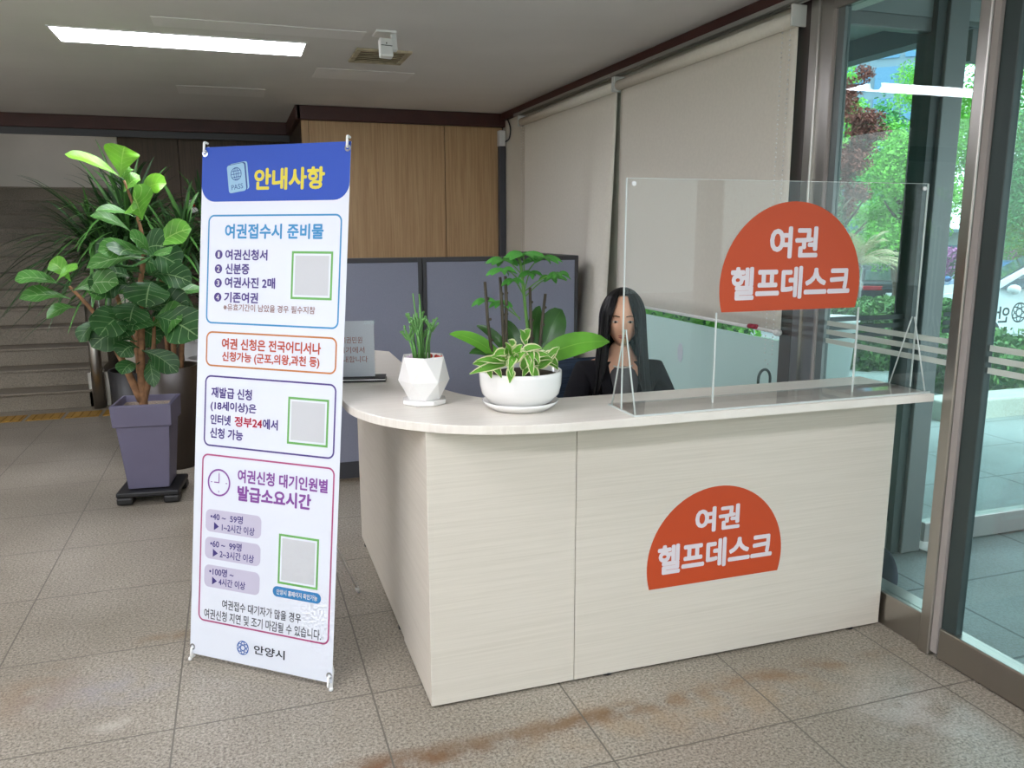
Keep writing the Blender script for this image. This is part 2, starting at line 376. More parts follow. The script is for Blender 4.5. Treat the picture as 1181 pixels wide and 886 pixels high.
def text_bm(bm, s, w, h, M, weight=0, depth=.0006, keep=False):
    key = s
    if key not in TXC:
        cu = bpy.data.curves.new('txt', 'FONT'); cu.body = s; cu.size = 1.; cu.fill_mode = 'FRONT'; cu.resolution_u = 3
        o = bpy.data.objects.new('txt', cu); COL.objects.link(o)
        dg = bpy.context.evaluated_depsgraph_get(); dg.update()
        me = bpy.data.meshes.new_from_object(o.evaluated_get(dg))
        TXC[key] = ([(v.co.x, v.co.y) for v in me.vertices], [tuple(p.vertices) for p in me.polygons])
        bpy.data.objects.remove(o); bpy.data.curves.remove(cu); bpy.data.meshes.remove(me)
    P, Fc = TXC[key]
    r = [.0, .010, .020, .030, .037][weight]
    sh = [(0, 0)] + [(r * q * math.cos(t), r * q * math.sin(t)) for q in ((1.,) if weight < 4 else (.5, 1.)) for t in [2 * PI * k / 8 for k in range(8)]] if weight else [(0, 0)]
    xs = [p[0] for p in P]; ys = [p[1] for p in P]
    cx, cy = (min(xs) + max(xs)) / 2, (min(ys) + max(ys)) / 2; sx = w / (max(xs) - min(xs) + 2 * r); sy = h / (max(ys) - min(ys) + 2 * r)
    for q, (dx, dy) in enumerate(sh):
        vs = [bm.verts.new(M @ Vector(((x - cx + dx) * sx, (y - cy + dy) * sy, depth + q * 4e-6))) for x, y in P]
        for f in Fc:
            try: bm.faces.new([vs[i] for i in f])
            except ValueError: pass
def roundrect(w, h, r, n=6):
    out = []
    for cx, cy, a in ((w / 2 - r, h / 2 - r, 0), (-w / 2 + r, h / 2 - r, 90), (-w / 2 + r, -h / 2 + r, 180), (w / 2 - r, -h / 2 + r, 270)):
        for k in range(n + 1):
            t = math.radians(a + 90 * k / n); out.append((cx + r * math.cos(t), cy + r * math.sin(t)))
    return out
def ring_face(bm, outer, inner, z, M):
    a = [bm.verts.new(M @ Vector((x, y, z))) for x, y in outer]; b = [bm.verts.new(M @ Vector((x, y, z))) for x, y in inner]; n = len(a)
    for i in range(n): bm.faces.new((a[i], a[(i + 1) % n], b[(i + 1) % n], b[i]))
def poly_face(bm, poly, z, M):
    bm.faces.new([bm.verts.new(M @ Vector((x, y, z))) for x, y in poly])
def circle(cx, cy, r, n=32, sx=1.): return [(cx + sx * r * math.cos(2 * PI * k / n), cy + r * math.sin(2 * PI * k / n)) for k in range(n)]
def frame_M(o, ux, uy):
    ux = Vector(ux).normalized(); uz = ux.cross(Vector(uy)).normalized(); uy = uz.cross(ux)
    m = Matrix((ux, uy, uz)).transposed().to_4x4(); m.translation = Vector(o); return m

# ---------------------------------------------------------------- the room
ZC = 2.65; XW = 2.43; YB = 7.47
bm = nb(); box(bm, -6, XW + .06, -4, 13.2, -.12, 0); struct('floor', bm, 'floor_granite')
bm = nb(); box(bm, -6, XW + .3, -4, 8.72, ZC, ZC + .15); struct('ceiling', bm, 'ceiling_paint')
bm = nb(); box(bm, -6, .62, 8.72, 13.2, 3.4, 3.5); struct('ceiling_stairwell', bm, 'wall_grey')
bm = nb(); box(bm, -6, .62, 8.72, 8.86, 2.55, 3.4); struct('wall_above_stairs', bm, 'wall_grey')
# oak clad block at the back
bm = nb(); box(bm, .66, 1.86, YB, YB + .03, 0, 2.53); box(bm, 1.866, XW - .02, YB, YB + .03, 0, 2.53); struct('wall_back', bm, 'oak_panel', .002)
bm = nb(); box(bm, .6, .657, YB - .012, YB + .03, 0, 2.53); struct('trim_oak_corner', bm, 'oak_panel', .003)
bm = nb(); box(bm, .6, XW + .2, YB + .03, 8.9, 0, ZC); struct('wall_back_core', bm, 'dark_panel')
bm = nb()
for x in (-1.015, -.47, .075): box(bm, x, x + .54, 8.9, 8.94, 0, 3.3)
box(bm, -1.015, .64, 8.94, 9.05, 0, 3.3); struct('wall_recess', bm, 'dark_panel', .003)
bm = nb(); box(bm, -1.12, -1.02, 8.9, 13.2, 0, 3.4); struct('wall_stair_side', bm, 'wall_paint')
bm = nb(); box(bm, -6, -1.2, 13.05, 13.2, 2.0, 3.4); struct('wall_landing', bm, 'wall_paint')
bm = nb(); box(bm, -6.1, -6, -4, 13.2, 0, 3.5); struct('wall_left', bm, 'wall_paint')
bm = nb(); box(bm, -6, XW + .3, -4.1, -4, 0, 1.7); box(bm, -6, XW + .3, -4.1, -4, 2.5, ZC); struct('wall_front', bm, 'wall_paint')
bm = nb()
for k in range(6): box(bm, -6 + k * 1.67, -5.92 + k * 1.67, -4.08, -4.02, 1.7, 2.5)
w5 = struct('added_window_5', bm, 'aluminium')  # unseen high window strip, added to bring daylight into the hall
bm = nb(); box(bm, -5.9, XW, -4.06, -4.05, 1.7, 2.5); struct('pane', bm, 'tint_glass', parent=w5)
# dark red cornices
bm = nb(); box(bm, .56, XW, YB - .05, YB, 2.53, ZC); struct('trim_back', bm, 'dark_red_trim', .008)
bm = nb(); box(bm, .55, .6, YB - .05, 8.72, 2.53, ZC); struct('trim_return', bm, 'dark_red_trim', .008)
bm = nb(); box(bm, -6, .58, 8.66, 8.72, 2.53, ZC); struct('trim_stairwell', bm, 'dark_red_trim', .008)
bm = nb(); box(bm, -6, .58, 8.70, 8.74, 2.47, 2.53); struct('trim_lining', bm, 'partition_frame')
bm = nb(); box(bm, XW - .05, XW, -4, YB - .05, 2.585, ZC); struct('trim_right', bm, 'dark_red_trim', .008)
# right hand wall: solid behind the far blind, frosted window behind the near blind, pier, then glazing
bm = nb(); box(bm, XW, XW + .08, 5.0, YB + .03, 0, ZC); box(bm, XW, XW + .08, 3.24, 5.0, 2.5, ZC); box(bm, XW, XW + .08, 3.24, 5., 0, .55); struct('wall_right', bm, 'wall_paint')
bm = nb(); box(bm, XW + .03, XW + .04, 3.24, 5.0, .55, 1.07); w1 = struct('window_1', bm, 'frosted_film')
bm = nb(); box(bm, XW + .03, XW + .04, 3.24, 5.0, 1.072, 2.5); struct('pane', bm, 'tint_glass', parent=w1)
bm = nb(); box(bm, XW + .01, XW + .06, 3.24, 5.0, .55, .6); box(bm, XW + .01, XW + .06, 3.24, 5.0, 2.45, 2.5); box(bm, XW + .01, XW + .06, 4.95, 5.0, .6, 2.45); struct('window_frame', bm, 'aluminium', parent=w1)
bm = nb(); box(bm, XW - .005, XW + .06, 3.15, 3.24, 0, ZC); struct('pier_right', bm, 'pier_brown', .004)
def stripes(Y0, Y1, zs, name, parent):
    bm = nb()
    for z in zs: box(bm, XW + .016, XW + .018, Y0, Y1, z, z + .021)
    return struct(name, bm, 'film_stripe', parent=parent)
# fixed pane with stainless posts
bm = nb(); box(bm, XW, XW + .035, 3.0, 3.15, 0, 2.6); box(bm, XW - .015, XW + .035, 3.085, 3.14, 0, 2.6)
w2 = struct('window_2', bm, 'steel', .006)
bm = nb(); box(bm, XW - .004, XW + .05, 2.986, 3.0, .14, 2.5); struct('seal', bm, 'seal_pink', parent=w2)
bm = nb(); box(bm, XW + .005, XW + .035, 2.945, 2.986, .14, 2.5); struct('inner_frame', bm, 'frame_grey', parent=w2)
bm = nb(); box(bm, XW, XW + .1, 2.26, 3.0, 0, .14); struct('bottom_rail', bm, 'steel', .004, parent=w2)
bm = nb(); box(bm, XW, XW + .1, 2.26, 3.0, 2.5, 2.6); struct('top_rail', bm, 'steel', .004, parent=w2)
bm = nb(); box(bm, XW + .02, XW + .03, 2.26, 2.945, .14, 2.5); struct('pane', bm, 'pane_glass', parent=w2)
stripes(2.26, 2.94, (1.185, 1.146, 1.107), 'film_stripes', w2)
bm = nb(); box(bm, XW - .02, XW + .1, 2.208, 2.258, 0, 2.6); struct('post', bm, 'steel', .006, parent=w2)
# glass door
bm = nb(); box(bm, XW, XW + .034, 2.112, 2.178, 0, 2.5); d1 = struct('door_1', bm, 'frame_dark', .004)
bm = nb(); box(bm, XW - .012, XW + .04, 2.18, 2.207, .02, 2.5); struct('seal', bm, 'seal_pink', parent=d1)
bm = nb(); box(bm, XW - .008, XW + .06, .9, 2.178, 0.004, .125); struct('bottom_rail', bm, 'steel', .005, parent=d1)
bm = nb(); box(bm, XW, XW + .034, .9, 2.112, 2.4, 2.5); struct('top_rail', bm, 'steel', .005, parent=d1)
bm = nb(); box(bm, XW + .02, XW + .032, .98, 2.112, .12, 2.4); struct('pane', bm, 'pane_glass', parent=d1)
bm = nb(); box(bm, XW, XW + .06, .9, .98, .12, 2.4); struct('far_stile', bm, 'frame_grey', parent=d1)
stripes(.98, 2.112, (1.185, 1.146, 1.107), 'film_stripes', d1)
bm = nb(); box(bm, XW, XW + .1, -4, .9, 0, .14); box(bm, XW, XW + .1, -4, .9, 2.5, 2.6)
for y in (.8, -.6, -2.0, -3.4): box(bm, XW, XW + .1, y, y + .09, .14, 2.5)
w3 = struct('window_3', bm, 'steel', .004)
bm = nb(); box(bm, XW + .02, XW + .03, -4, .8, .14, 2.5); struct('pane', bm, 'pane_glass', parent=w3)
bm = nb(); box(bm, XW, XW + .1, -4, 3.0, 2.6, ZC); struct('trim_lintel', bm, 'frame_grey')
# stairs
bm = nb()
for i in range(13):
    z = .165 * i; y = 8.22 + .3 * i
    box(bm, -6, -1.26 if i < 3 else -1.125, y, 13.05, z, z + .165 - .02); box(bm, -6, -1.26 if i < 3 else -1.125, y - .02, 13.05, z + .145, z + .165)
struct('stairs', bm, 'stair_granite', .004)
bm = nb()
for k in range(9):
    box(bm, -3.6 + k * .3, -3.6 + k * .3 + .27, 7.76, 8.02, .0005, .003)
    for q in range(4): box(bm, -3.585 + k * .3 + q * .066, -3.585 + k * .3 + q * .066 + .035, 7.78, 8.0, .003, .007)
tag(obj('tactile_strip', bm, 'yellow_tactile', loc=(-2.2, 7.9, 0)), 'worn yellow tactile warning strip on the floor at the foot of the stairs', 'floor strip')
ha = thing('handrail_post', 'round stainless steel handrail post at the right foot of the granite stairs', 'handrail', (-1.27, 8.2, 0))
bm = nb(); tube(bm, [(-1.27, 8.15, 0), (-1.27, 8.15, .96)], .05, 20); obj('post', bm, 'steel', ha)
bm = nb(); box(bm, -1.36, -1.18, 8.22, 8.26, 0, .32); obj('base_plate', bm, 'steel', ha, bevel=.004)
bm = nb(); tube(bm, smooth_path([(-1.27, 8.15, .93), (-1.27, 8.3, .98), (-1.27, 9.5, 1.6)]), .025, 12); obj('rail', bm, 'steel', ha)

# ---------------------------------------------------------------- ceiling fittings
def ceiling_light(x0, x1, y0, y1, label, grp='ceiling lights added out of view'):
    r = thing('ceiling_light', label, 'ceiling light', ((x0 + x1) / 2, (y0 + y1) / 2, ZC), grp)
    bm = nb(); t = .012
    box(bm, x0 - t, x1 + t, y0 - t, y0, ZC - .006, ZC); box(bm, x0 - t, x1 + t, y1, y1 + t, ZC - .006, ZC); box(bm, x0 - t, x0, y0, y1, ZC - .006, ZC); box(bm, x1, x1 + t, y0, y1, ZC - .006, ZC)
    obj('frame', bm, 'white_plastic', r); bm = nb(); box(bm, x0, x1, y0, y1, ZC - .004, ZC); obj('diffuser', bm, 'led', r)
ceiling_light(-.85, .45, 5.03, 5.38, 'long lit rectangular ceiling light at upper left of the view', None)
for a in [(x, x + 1.3, y, y + .35) for x in (-5.6, -3.6) for y in (-2.6, -.2, 2.4, 5.03)] + [(x, x + 1.2, y, y + .35) for x in (-1.1, .9) for y in (-2.6, -.2)] + [(-1.5, -.2, 1.6, 1.95)]:
    ceiling_light(*a, 'rectangular ceiling light added out of view to brighten the hall')  # unseen panels, added across the hall so more light bounces to the ceiling
for i, (x0, x1, y0, y1) in enumerate(((-.33, .74, 4.66, 4.86), (.58, 1.23, 5.74, 6.1), (-.34, .29, 6.72, 7.1))):
    bm = nb(); box(bm, x0, x1, y0, y1, ZC - .003, ZC + .002); struct('ceiling_patch_%d' % (i + 1), bm, 'ceiling_patch')
r = thing('stairwell_fill', 'round ceiling lamp added out of view above the beam to light the stair landing', 'ceiling light', (-2.3, 11.6, 3.4))  # unseen lamp, added to brighten the landing wall
bm = nb(); lathe(bm, [(.2, 3.4), (.2, 3.37), (.18, 3.36)], (-2.3, 11.6), 24); obj('rim', bm, 'white_plastic', r); bm = nb(); lathe(bm, [(.18, 3.36), (.15, 3.33), (.05, 3.31)], (-2.3, 11.6), 24); obj('diffuser', bm, 'led', r)
v = thing('ceiling_vent', 'dirty beige rectangular ceiling vent behind the small white sensor', 'vent', (.91, 5.24, ZC))
bm = nb(); x0, x1, y0, y1 = .745, 1.075, 5.06, 5.45; t = .03
box(bm, x0, x1, y0, y0 + t, ZC - .012, ZC); box(bm, x0, x1, y1 - t, y1, ZC - .012, ZC); box(bm, x0, x0 + t, y0 + t, y1 - t, ZC - .012, ZC); box(bm, x1 - t, x1, y0 + t, y1 - t, ZC - .012, ZC)
obj('frame', bm, 'beige_dirty', v, bevel=.003)
bm = nb(); box(bm, x0 + t, x1 - t, y0 + t, y1 - t, ZC - .004, ZC); obj('backing', bm, 'rust', v)
for k in range(6):
    bm = nb(); yy = y0 + .05 + k * .052; box(bm, x0 + t, x1 - t, 0, .034, -.002, .002, Matrix.Translation((0, yy, ZC - .009)) @ Matrix.Rotation(.25, 4, 'X')); obj('slat', bm, 'beige_dirty', v)
s = thing('ceiling_sensor', 'small white box sensor hanging from a bracket on the ceiling', 'sensor', (.83, 4.66, ZC))
Ms = Matrix.Translation((.83, 4.62, ZC - .01)) @ Matrix.Rotation(-.25, 4, 'X') @ Matrix.Rotation(.1, 4, 'Z')
bm = nb(); box(bm, -.035, .035, -.025, .02, -.135, -.035, Ms); obj('housing', bm, 'white_plastic', s, bevel=.008)
bm = nb(); box(bm, -.03, .03, -.029, -.025, -.08, -.078, Ms); sphere(bm, Ms @ Vector((.0, -.026, -.066)), .004, 1); obj('lens', bm, 'black_plastic', s)
bm = nb(); box(bm, .035, .065, -.01, .02, -.09, .03, Ms); box(bm, .78, .89, 4.58, 4.72, ZC - .012, ZC); obj('bracket', bm, 'white_plastic', s, bevel=.004)
# conduit in the back corner
c = thing('wall_conduit', 'grey vertical cable conduit with white box in the far right corner', 'conduit', (2.4, 7.44, 0))
bm = nb(); box(bm, 2.365, 2.425, 7.40, 7.465, 0, 2.36); obj('duct', bm, 'partition_base', c, bevel=.006)
bm = nb(); box(bm, 2.36, 2.42, 7.39, 7.46, 2.36, 2.5); obj('box', bm, 'white_plastic', c, bevel=.006)
bm = nb(); tube(bm, smooth_path([(2.42, 7.39, 2.4), (2.425, 7.3, 2.42), (2.42, 7.25, 2.5), (2.41, 7.3, 2.585)]), .006); obj('cable', bm, 'black_plastic', c)
al = thing('wall_alarm', 'small white and red alarm unit on the dark recessed wall', 'alarm', (-.36, 8.88, 1.84))
bm = nb(); lathe(bm, [(.07, 0), (.07, .03), (.05, .045)], n=24)
for q in bm.verts: q.co = Vector((-.36 + q.co.x, 8.9 - q.co.z, 1.84 + q.co.y))
obj('base', bm, 'white_plastic', al)
bm = nb(); sphere(bm, (-.36, 8.855, 1.86), .035, 2); obj('lamp', bm, 'tail_red', al)

# ---------------------------------------------------------------- blinds
def roll_blind(y0, y1, zb, label, chains, waves):
    r = thing('roller_blind', label, 'blind', (2.4, (y0 + y1) / 2, 2.5), 'roller blinds on the right wall')
    bm = nb(); rz = 2.505; tube(bm, [(2.385, y0 + .01, rz), (2.385, y1 - .01, rz)], .032, 20); obj('roller', bm, 'blind_cloth', r)
    bm = nb(); ny = 40; nz = 16; g = []
    for i in range(ny + 1):
        y = y0 + .015 + (y1 - y0 - .03) * i / ny; row = []
        for k in range(nz + 1):
            z = rz + (zb - rz) * k / nz; f = (k / nz) ** 1.2
            x = 2.385 + .012 - sum(a * f * math.exp(-((y - yc) / w) ** 2) for yc, w, a in waves)
            row.append(bm.verts.new((x, y, z)))
        g.append(row)
    for i in range(ny):
        for k in range(nz): bm.faces.new((g[i][k], g[i + 1][k], g[i + 1][k + 1], g[i][k + 1])).smooth = True
    obj('cloth', bm, 'blind_cloth', r, solid=.0015)
    bm = nb(); tube(bm, [(2.395, y0 + .015, zb), (2.395, y1 - .015, zb)], .009, 10); obj('hem_bar', bm, 'white_plastic', r)
    for y in (y0, y1):
        bm = nb(); box(bm, 2.35, 2.43, y - .006 + (.006 if y == y0 else -.006), y + .006 + (.006 if y == y0 else -.006), 2.47, 2.56); obj('bracket', bm, 'clear_plastic', r, bevel=.003)
    for (yc, z1) in chains:
        bm = nb()
        pts = [(2.37, yc - .028, 2.5)] + [(2.37, yc - .028, z1 + .05 + (2.45 - z1) * (1 - t / 8)) for t in range(9)] + [(2.37, yc - .02, z1 + .015), (2.37, yc, z1), (2.37, yc + .02, z1 + .015)] + [(2.37, yc + .028, z1 + .05 + (2.45 - z1) * t / 8) for t in range(9)]
        tube(bm, pts, .0012, 5)
        P = smooth_path(pts, 1); last = None
        for a, b in zip(pts[:-1], pts[1:]):
            a = Vector(a); b = Vector(b); n = max(1, int((b - a).length / .02))
            for q in range(n): sphere(bm, a.lerp(b, q / n), .0042, 1)
        obj('bead_chain', bm, 'white_plastic', r)
    return r
rb = roll_blind(3.18, 4.965, 1.125, 'cream roller blind nearer the glass door, ending above the frosted window', [(3.24, .97)], [])
bm = nb(); sphere(bm, (2.385, 3.2, 1.125), (.02, .025, .018), 2); obj('hem_cap', bm, 'white_plastic', rb)
bm = nb(); tube(bm, [(2.38, 3.36, 1.135), (2.38, 3.42, 1.132)], .012, 10); obj('red_clip', bm, 'ink_red', rb, label='small red clip on hem bar')
roll_blind(4.985, 6.85, .72, 'cream roller blind at the far end by the back corner, hanging lower', [(6.78, .9)], [(5.25, .16, .16), (5.05, .1, .07)])
tr = thing('curtain_track', 'double aluminium track along the top of the right wall above the blinds', 'track', (2.4, 5., 2.56))
for x in (2.345, 2.38):
    bm = nb(); box(bm, x, x + .02, 3.0, 6.95, 2.562, 2.585); obj('rail', bm, 'aluminium', tr, bevel=.004)
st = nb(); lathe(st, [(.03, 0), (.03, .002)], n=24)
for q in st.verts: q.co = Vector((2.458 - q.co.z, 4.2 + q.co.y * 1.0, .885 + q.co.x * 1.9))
tag(obj('window_oval', st, 'sheet_white', loc=(2.457, 4.2, .88)), 'small white oval sticker on the frosted window by the woman\'s shoulder', 'sticker')  # flat white oval laid on the frosted pane
cd = thing('desk_caddy', 'dark arched handle of a desk caddy behind the clear screen', 'caddy', (2.13, 2.93, .74))
bm = nb(); box(bm, 2.05, 2.21, 2.88, 2.98, .742, .90); obj('tray', bm, 'black_plastic', cd, bevel=.01)
bm = nb(); tube(bm, [(2.10, 2.93, .9)] + [(2.13 - .03 * math.cos(t), 2.93, .965 + .042 * math.sin(t)) for t in [PI * k / 10 for k in range(11)]] + [(2.16, 2.93, .9)], .006, 8); obj('handle', bm, 'frame_dark', cd)

# ---------------------------------------------------------------- office partitions
def partition(x0, x1, label):
    r = thing('office_partition', label, 'partition', ((x0 + x1) / 2, 5.17, 0), 'fabric partitions behind the desk'); y0, y1 = 5.14, 5.195
    bm = nb(); box(bm, x0 + .02, x1 - .02, y0 + .006, y1 - .006, .12, 1.4); obj('fabric_panel', bm, 'partition_fabric', r)
    bm = nb(); box(bm, x0, x0 + .026, y0, y1, .02, 1.43); box(bm, x1 - .026, x1, y0, y1, .02, 1.43); box(bm, x0 + .026, x1 - .026, y0, y1, 1.4, 1.43); obj('frame', bm, 'partition_frame', r, bevel=.004)
    bm = nb(); box(bm, x0 + .026, x1 - .026, y0 + .004, y1 - .004, .02, .13); obj('base_panel', bm, 'partition_base', r)
    for x in (x0 + .05, x1 - .05):
        bm = nb(); tube(bm, [(x, 5.167, 0), (x, 5.167, .03)], .018, 12); obj('foot', bm, 'black_plastic', r)
partition(.16, 1.12, 'purple-grey fabric partition nearer the banner, left of the dark joint')
partition(1.124, 2.2, 'purple-grey fabric partition nearer the blinds, behind the bowl plant')
bm = nb(); box(bm, 2.145, 2.2, 5.2, 6.2, .12, 1.4); rr = thing('office_partition', 'fabric partition running back along the wall, seen edge on at its corner', 'partition', (2.17, 5.7, 0)); obj('fabric_panel', bm, 'partition_fabric', rr)
bm = nb(); box(bm, 2.14, 2.205, 5.2, 5.225, .02, 1.43); box(bm, 2.14, 2.205, 6.2, 6.225, .0, 1.43); box(bm, 2.14, 2.205, 5.2, 6.225, 1.4, 1.43); box(bm, 2.14, 2.205, 5.2, 6.225, 0, .12); obj('frame', bm, 'partition_frame', rr, bevel=.004)

# ---------------------------------------------------------------- reception desk
def feet(parent, pts):
    for x, y in pts:
        bm = nb(); tube(bm, [(x, y, 0), (x, y, .01)], .02, 12); obj('foot', bm, 'black_plastic', parent)
def unit(poly, label, seamless=True):
    cx = sum(p[0] for p in poly) / len(poly); cy = sum(p[1] for p in poly) / len(poly)
    r = thing('desk_unit', label, 'reception desk', (cx, cy, 0), 'units of the reception desk')
    bm = nb(); prism(bm, poly, .008, .968); obj('body', bm, 'whitewashed_wood', r, bevel=.002)
    feet(r, [(cx + (p[0] - cx) * .8, cy + (p[1] - cy) * .8) for p in poly[:4]]); return r
unit([(.537, 2.47), (1.0585, 2.47), (1.0585, 2.66), (.84, 2.72), (.70, 2.95), (.537, 2.95)], 'corner unit of the whitewashed wood desk under the rounded worktop')
du = unit([(1.0605, 2.47), (2.415, 2.47), (2.415, 2.66), (1.0605, 2.66)], 'long front unit of the whitewashed wood desk carrying the orange half-round sticker')
unit([(.541, 2.953), (.70, 2.953), (.70, 4.12), (.541, 4.12)], 'side unit of the whitewashed wood desk behind the banner')
outer = [(2.425, 2.305), (1.3, 2.312), (.972, 2.317), (.81, 2.338), (.69, 2.372), (.57, 2.437), (.46, 2.54), (.385, 2.66), (.342, 2.80), (.332, 2.97), (.335, 4.14)]
inner = [(.62, 4.14), (.705, 4.05), (.69, 3.3), (.70, 3.12), (.74, 2.95), (.80, 2.82), (.88, 2.745), (.98, 2.705), (1.12, 2.692), (2.425, 2.692)]
def smooth2(pts, a, b):
    mid = [(p.x, p.y) for p in smooth_path([(x, y, 0) for x, y in pts[a:b]], 5)]; return pts[:a] + mid + pts[b:]
bm = nb(); prism(bm, smooth2(outer, 1, 10) + smooth2(inner, 2, 9), .97, 1.0)
wt = tag(obj('worktop', bm, 'whitewashed_top', loc=(1.0, 2.5, .97), bevel=.003), 'pale wood J-shaped worktop with rounded corner lying on the desk units', 'worktop')
dk = thing('inner_desk', 'lower work table hidden behind the front of the reception desk', 'table', (1.7, 2.85, 0))
bm = nb(); box(bm, 1.06, 2.4, 2.665, 3.0, .72, .745); obj('tabletop', bm, 'whitewashed_top', dk, bevel=.003)
for x in (1.08, 2.37):
    bm = nb(); box(bm, x, x + .02, 2.68, 2.98, 0, .72); obj('side_panel', bm, 'whitewashed_wood', dk)
def dome(cx, cz, r, cut):
    a0 = math.asin((cut - cz) / r); n = 48
    return [(cx + r * math.cos(t), cz + r * math.sin(t)) for t in [a0 + (PI - 2 * a0) * k / n for k in range(n + 1)]]
MY = lambda y: Matrix(((1, 0, 0, 0), (0, 0, -1, y), (0, 1, 0, 0), (0, 0, 0, 1)))   # x,z drawing facing -Y
def dome_sign(parent, y, cx, cz, r, cut, w1, z1, h1, w2, z2, h2, thick):
    bm = nb(); prism(bm, dome(cx, cz, r, cut), 0, thick, MY(y))
    p = obj('sticker', bm, 'ink_sign_orange', parent, label='orange half-round sticker with white lettering')
    for s, w, z, h, k in (('여권', w1, z1, h1, 4), ('헬프데스크', w2, z2, h2, 4)):
        bm = nb(); text_bm(bm, s, w, h, MY(y - thick) @ Matrix.Translation((cx, z, 0)), k, .0008); obj('lettering', bm, 'ink_sign_text', p)
    return p
dome_sign(du, 2.47, 1.627, .39, .287, .31, .19, .552, .098, .49, .418, .115, .001)

# ---------------------------------------------------------------- acrylic screen
sc = thing('acrylic_screen', 'clear acrylic desk screen with orange half-round sticker standing on the worktop', 'screen', (1.8, 2.42, 1.0))
ys = 2.42
bm = nb(); box(bm, 1.2, 2.42, ys - .0025, ys + .0025, 1.006, 1.762); obj('sheet', bm, 'acrylic', sc)
bm = nb(); box(bm, 1.2, 2.42, 2.325, 2.52, 1.0, 1.006); bp_ = obj('base_plate', bm, 'acrylic_base', sc)
bm = nb(); box(bm, 1.197, 1.2, 2.325, 2.52, 1.0, 1.006); box(bm, 1.2, 2.42, 2.322, 2.325, 1.0, 1.006); box(bm, 1.2, 2.42, 2.52, 2.5225, 1., 1.005); obj('edge', bm, 'acrylic_edge', bp_)
for x in (1.205, 2.405):
    bm = nb(); z0, z1 = 1.006, 1.275
    prism(bm, [(2.335, z0), (2.51, z0), (ys + .006, z1), (ys - .006, z1)], x, x + .004, Matrix(((0, 0, 1, 0), (1, 0, 0, 0), (0, 1, 0, 0), (0, 0, 0, 1)))); f_ = obj('fin', bm, 'acrylic', sc)
    bm = nb()
    for a, b in (((x + .002, 2.335, z0), (x + .002, ys - .006, z1)), ((x + .002, 2.51, z0), (x + .002, ys + .006, z1))): tube(bm, [a, b], .0028, 6)
    obj('edge', bm, 'acrylic_edge', f_)
for xa in (1.197, 2.42): bx('side_edge', 'acrylic_edge', (xa, xa + .003, ys - .003, ys + .003, 1.006, 1.762), sc)
bm = nb(); box(bm, 1.2, 2.42, ys - .0025, ys + .0025, 1.762, 1.7635); obj('top_edge', bm, 'acrylic_edge', sc)
for x in (1.222, 2.40):
    bm = nb(); lathe(bm, [(.0075, 0), (.0075, .006)], n=16)
    for q in bm.verts: q.co = Vector((x + q.co.x, ys - .003 - q.co.z, 1.745 + q.co.y))
    obj('stud', bm, 'white_plastic', sc)
for x in (1.545, 2.142):
    bm = nb(); box(bm, x, x + .004, ys - .009, ys - .0026, 1.006, 1.32); obj('joint_strip', bm, 'acrylic_edge', sc)
dome_sign(sc, ys - .003, 1.848, 1.403, .292, 1.32, .2, 1.555, .11, .50, 1.416, .115, .001)

# ---------------------------------------------------------------- X banner
TL = Vector((-.078, 3.273, 1.899)); TRc = Vector((.411, 2.881, 1.897)); BL = Vector((-.270, 3.09, .03)); BR = Vector((.215, 2.702, .03))
W_, H_ = .622, 1.887
ban = thing('banner_stand', 'tall white information banner with blue heading on a leaning x-shaped stand', 'banner', (.07, 3.1, 0))
ux = ((TRc - TL).normalized() + (BR - BL).normalized()).normalized(); ctr = (TL + TRc + BL + BR) / 4
uy = ((TL + TRc) - (BL + BR)).normalized()
MB_ = frame_M(ctr, ux, uy)          # local x right, y up, z towards the viewer
def uvM(u, v): return MB_ @ Matrix.Translation((u - W_ / 2, H_ / 2 - v, 0))
bm = nb(); prism(bm, [(-W_ / 2, -H_ / 2), (W_ / 2, -H_ / 2), (W_ / 2, H_ / 2), (-W_ / 2, H_ / 2)], -.001, 0, MB_); sheet = obj('sheet', bm, 'sheet_white', ban)
e = .0006
bm = nb(); rr_ = .06
pl = [(-W_ / 2, H_ / 2), (-W_ / 2, H_ / 2 - .197 + rr_)] + [(-W_ / 2 + rr_ - rr_ * math.cos(t), H_ / 2 - .197 + rr_ - rr_ * math.sin(t)) for t in [PI / 2 * k / 8 for k in range(1, 9)]] + \
     [(W_ / 2 - rr_ + rr_ * math.sin(t), H_ / 2 - .197 + rr_ - rr_ * math.cos(t)) for t in [PI / 2 * k / 8 for k in range(0, 9)]] + [(W_ / 2, H_ / 2)]
poly_face(bm, pl, e, MB_); obj('header_band', bm, 'ink_white', sheet).data.materials[0] = MATS['banner_blue']
for (u0, u1, v0, v1, c_) in ((.034, .598, .244, .64, 'sky'), (.038, .595, .668, .797, 'orange_line'), (.038, .599, .83, 1.093, 'purple'), (.034, .604, 1.122, 1.754, 'pink')):
    w = u1 - u0; h = v1 - v0; bm = nb(); ring_face(bm, roundrect(w, h, .026), roundrect(w - .0125, h - .0125, .020), e, uvM((u0 + u1) / 2, (v0 + v1) / 2)); obj('border_line', bm, 'ink_' + c_, sheet)
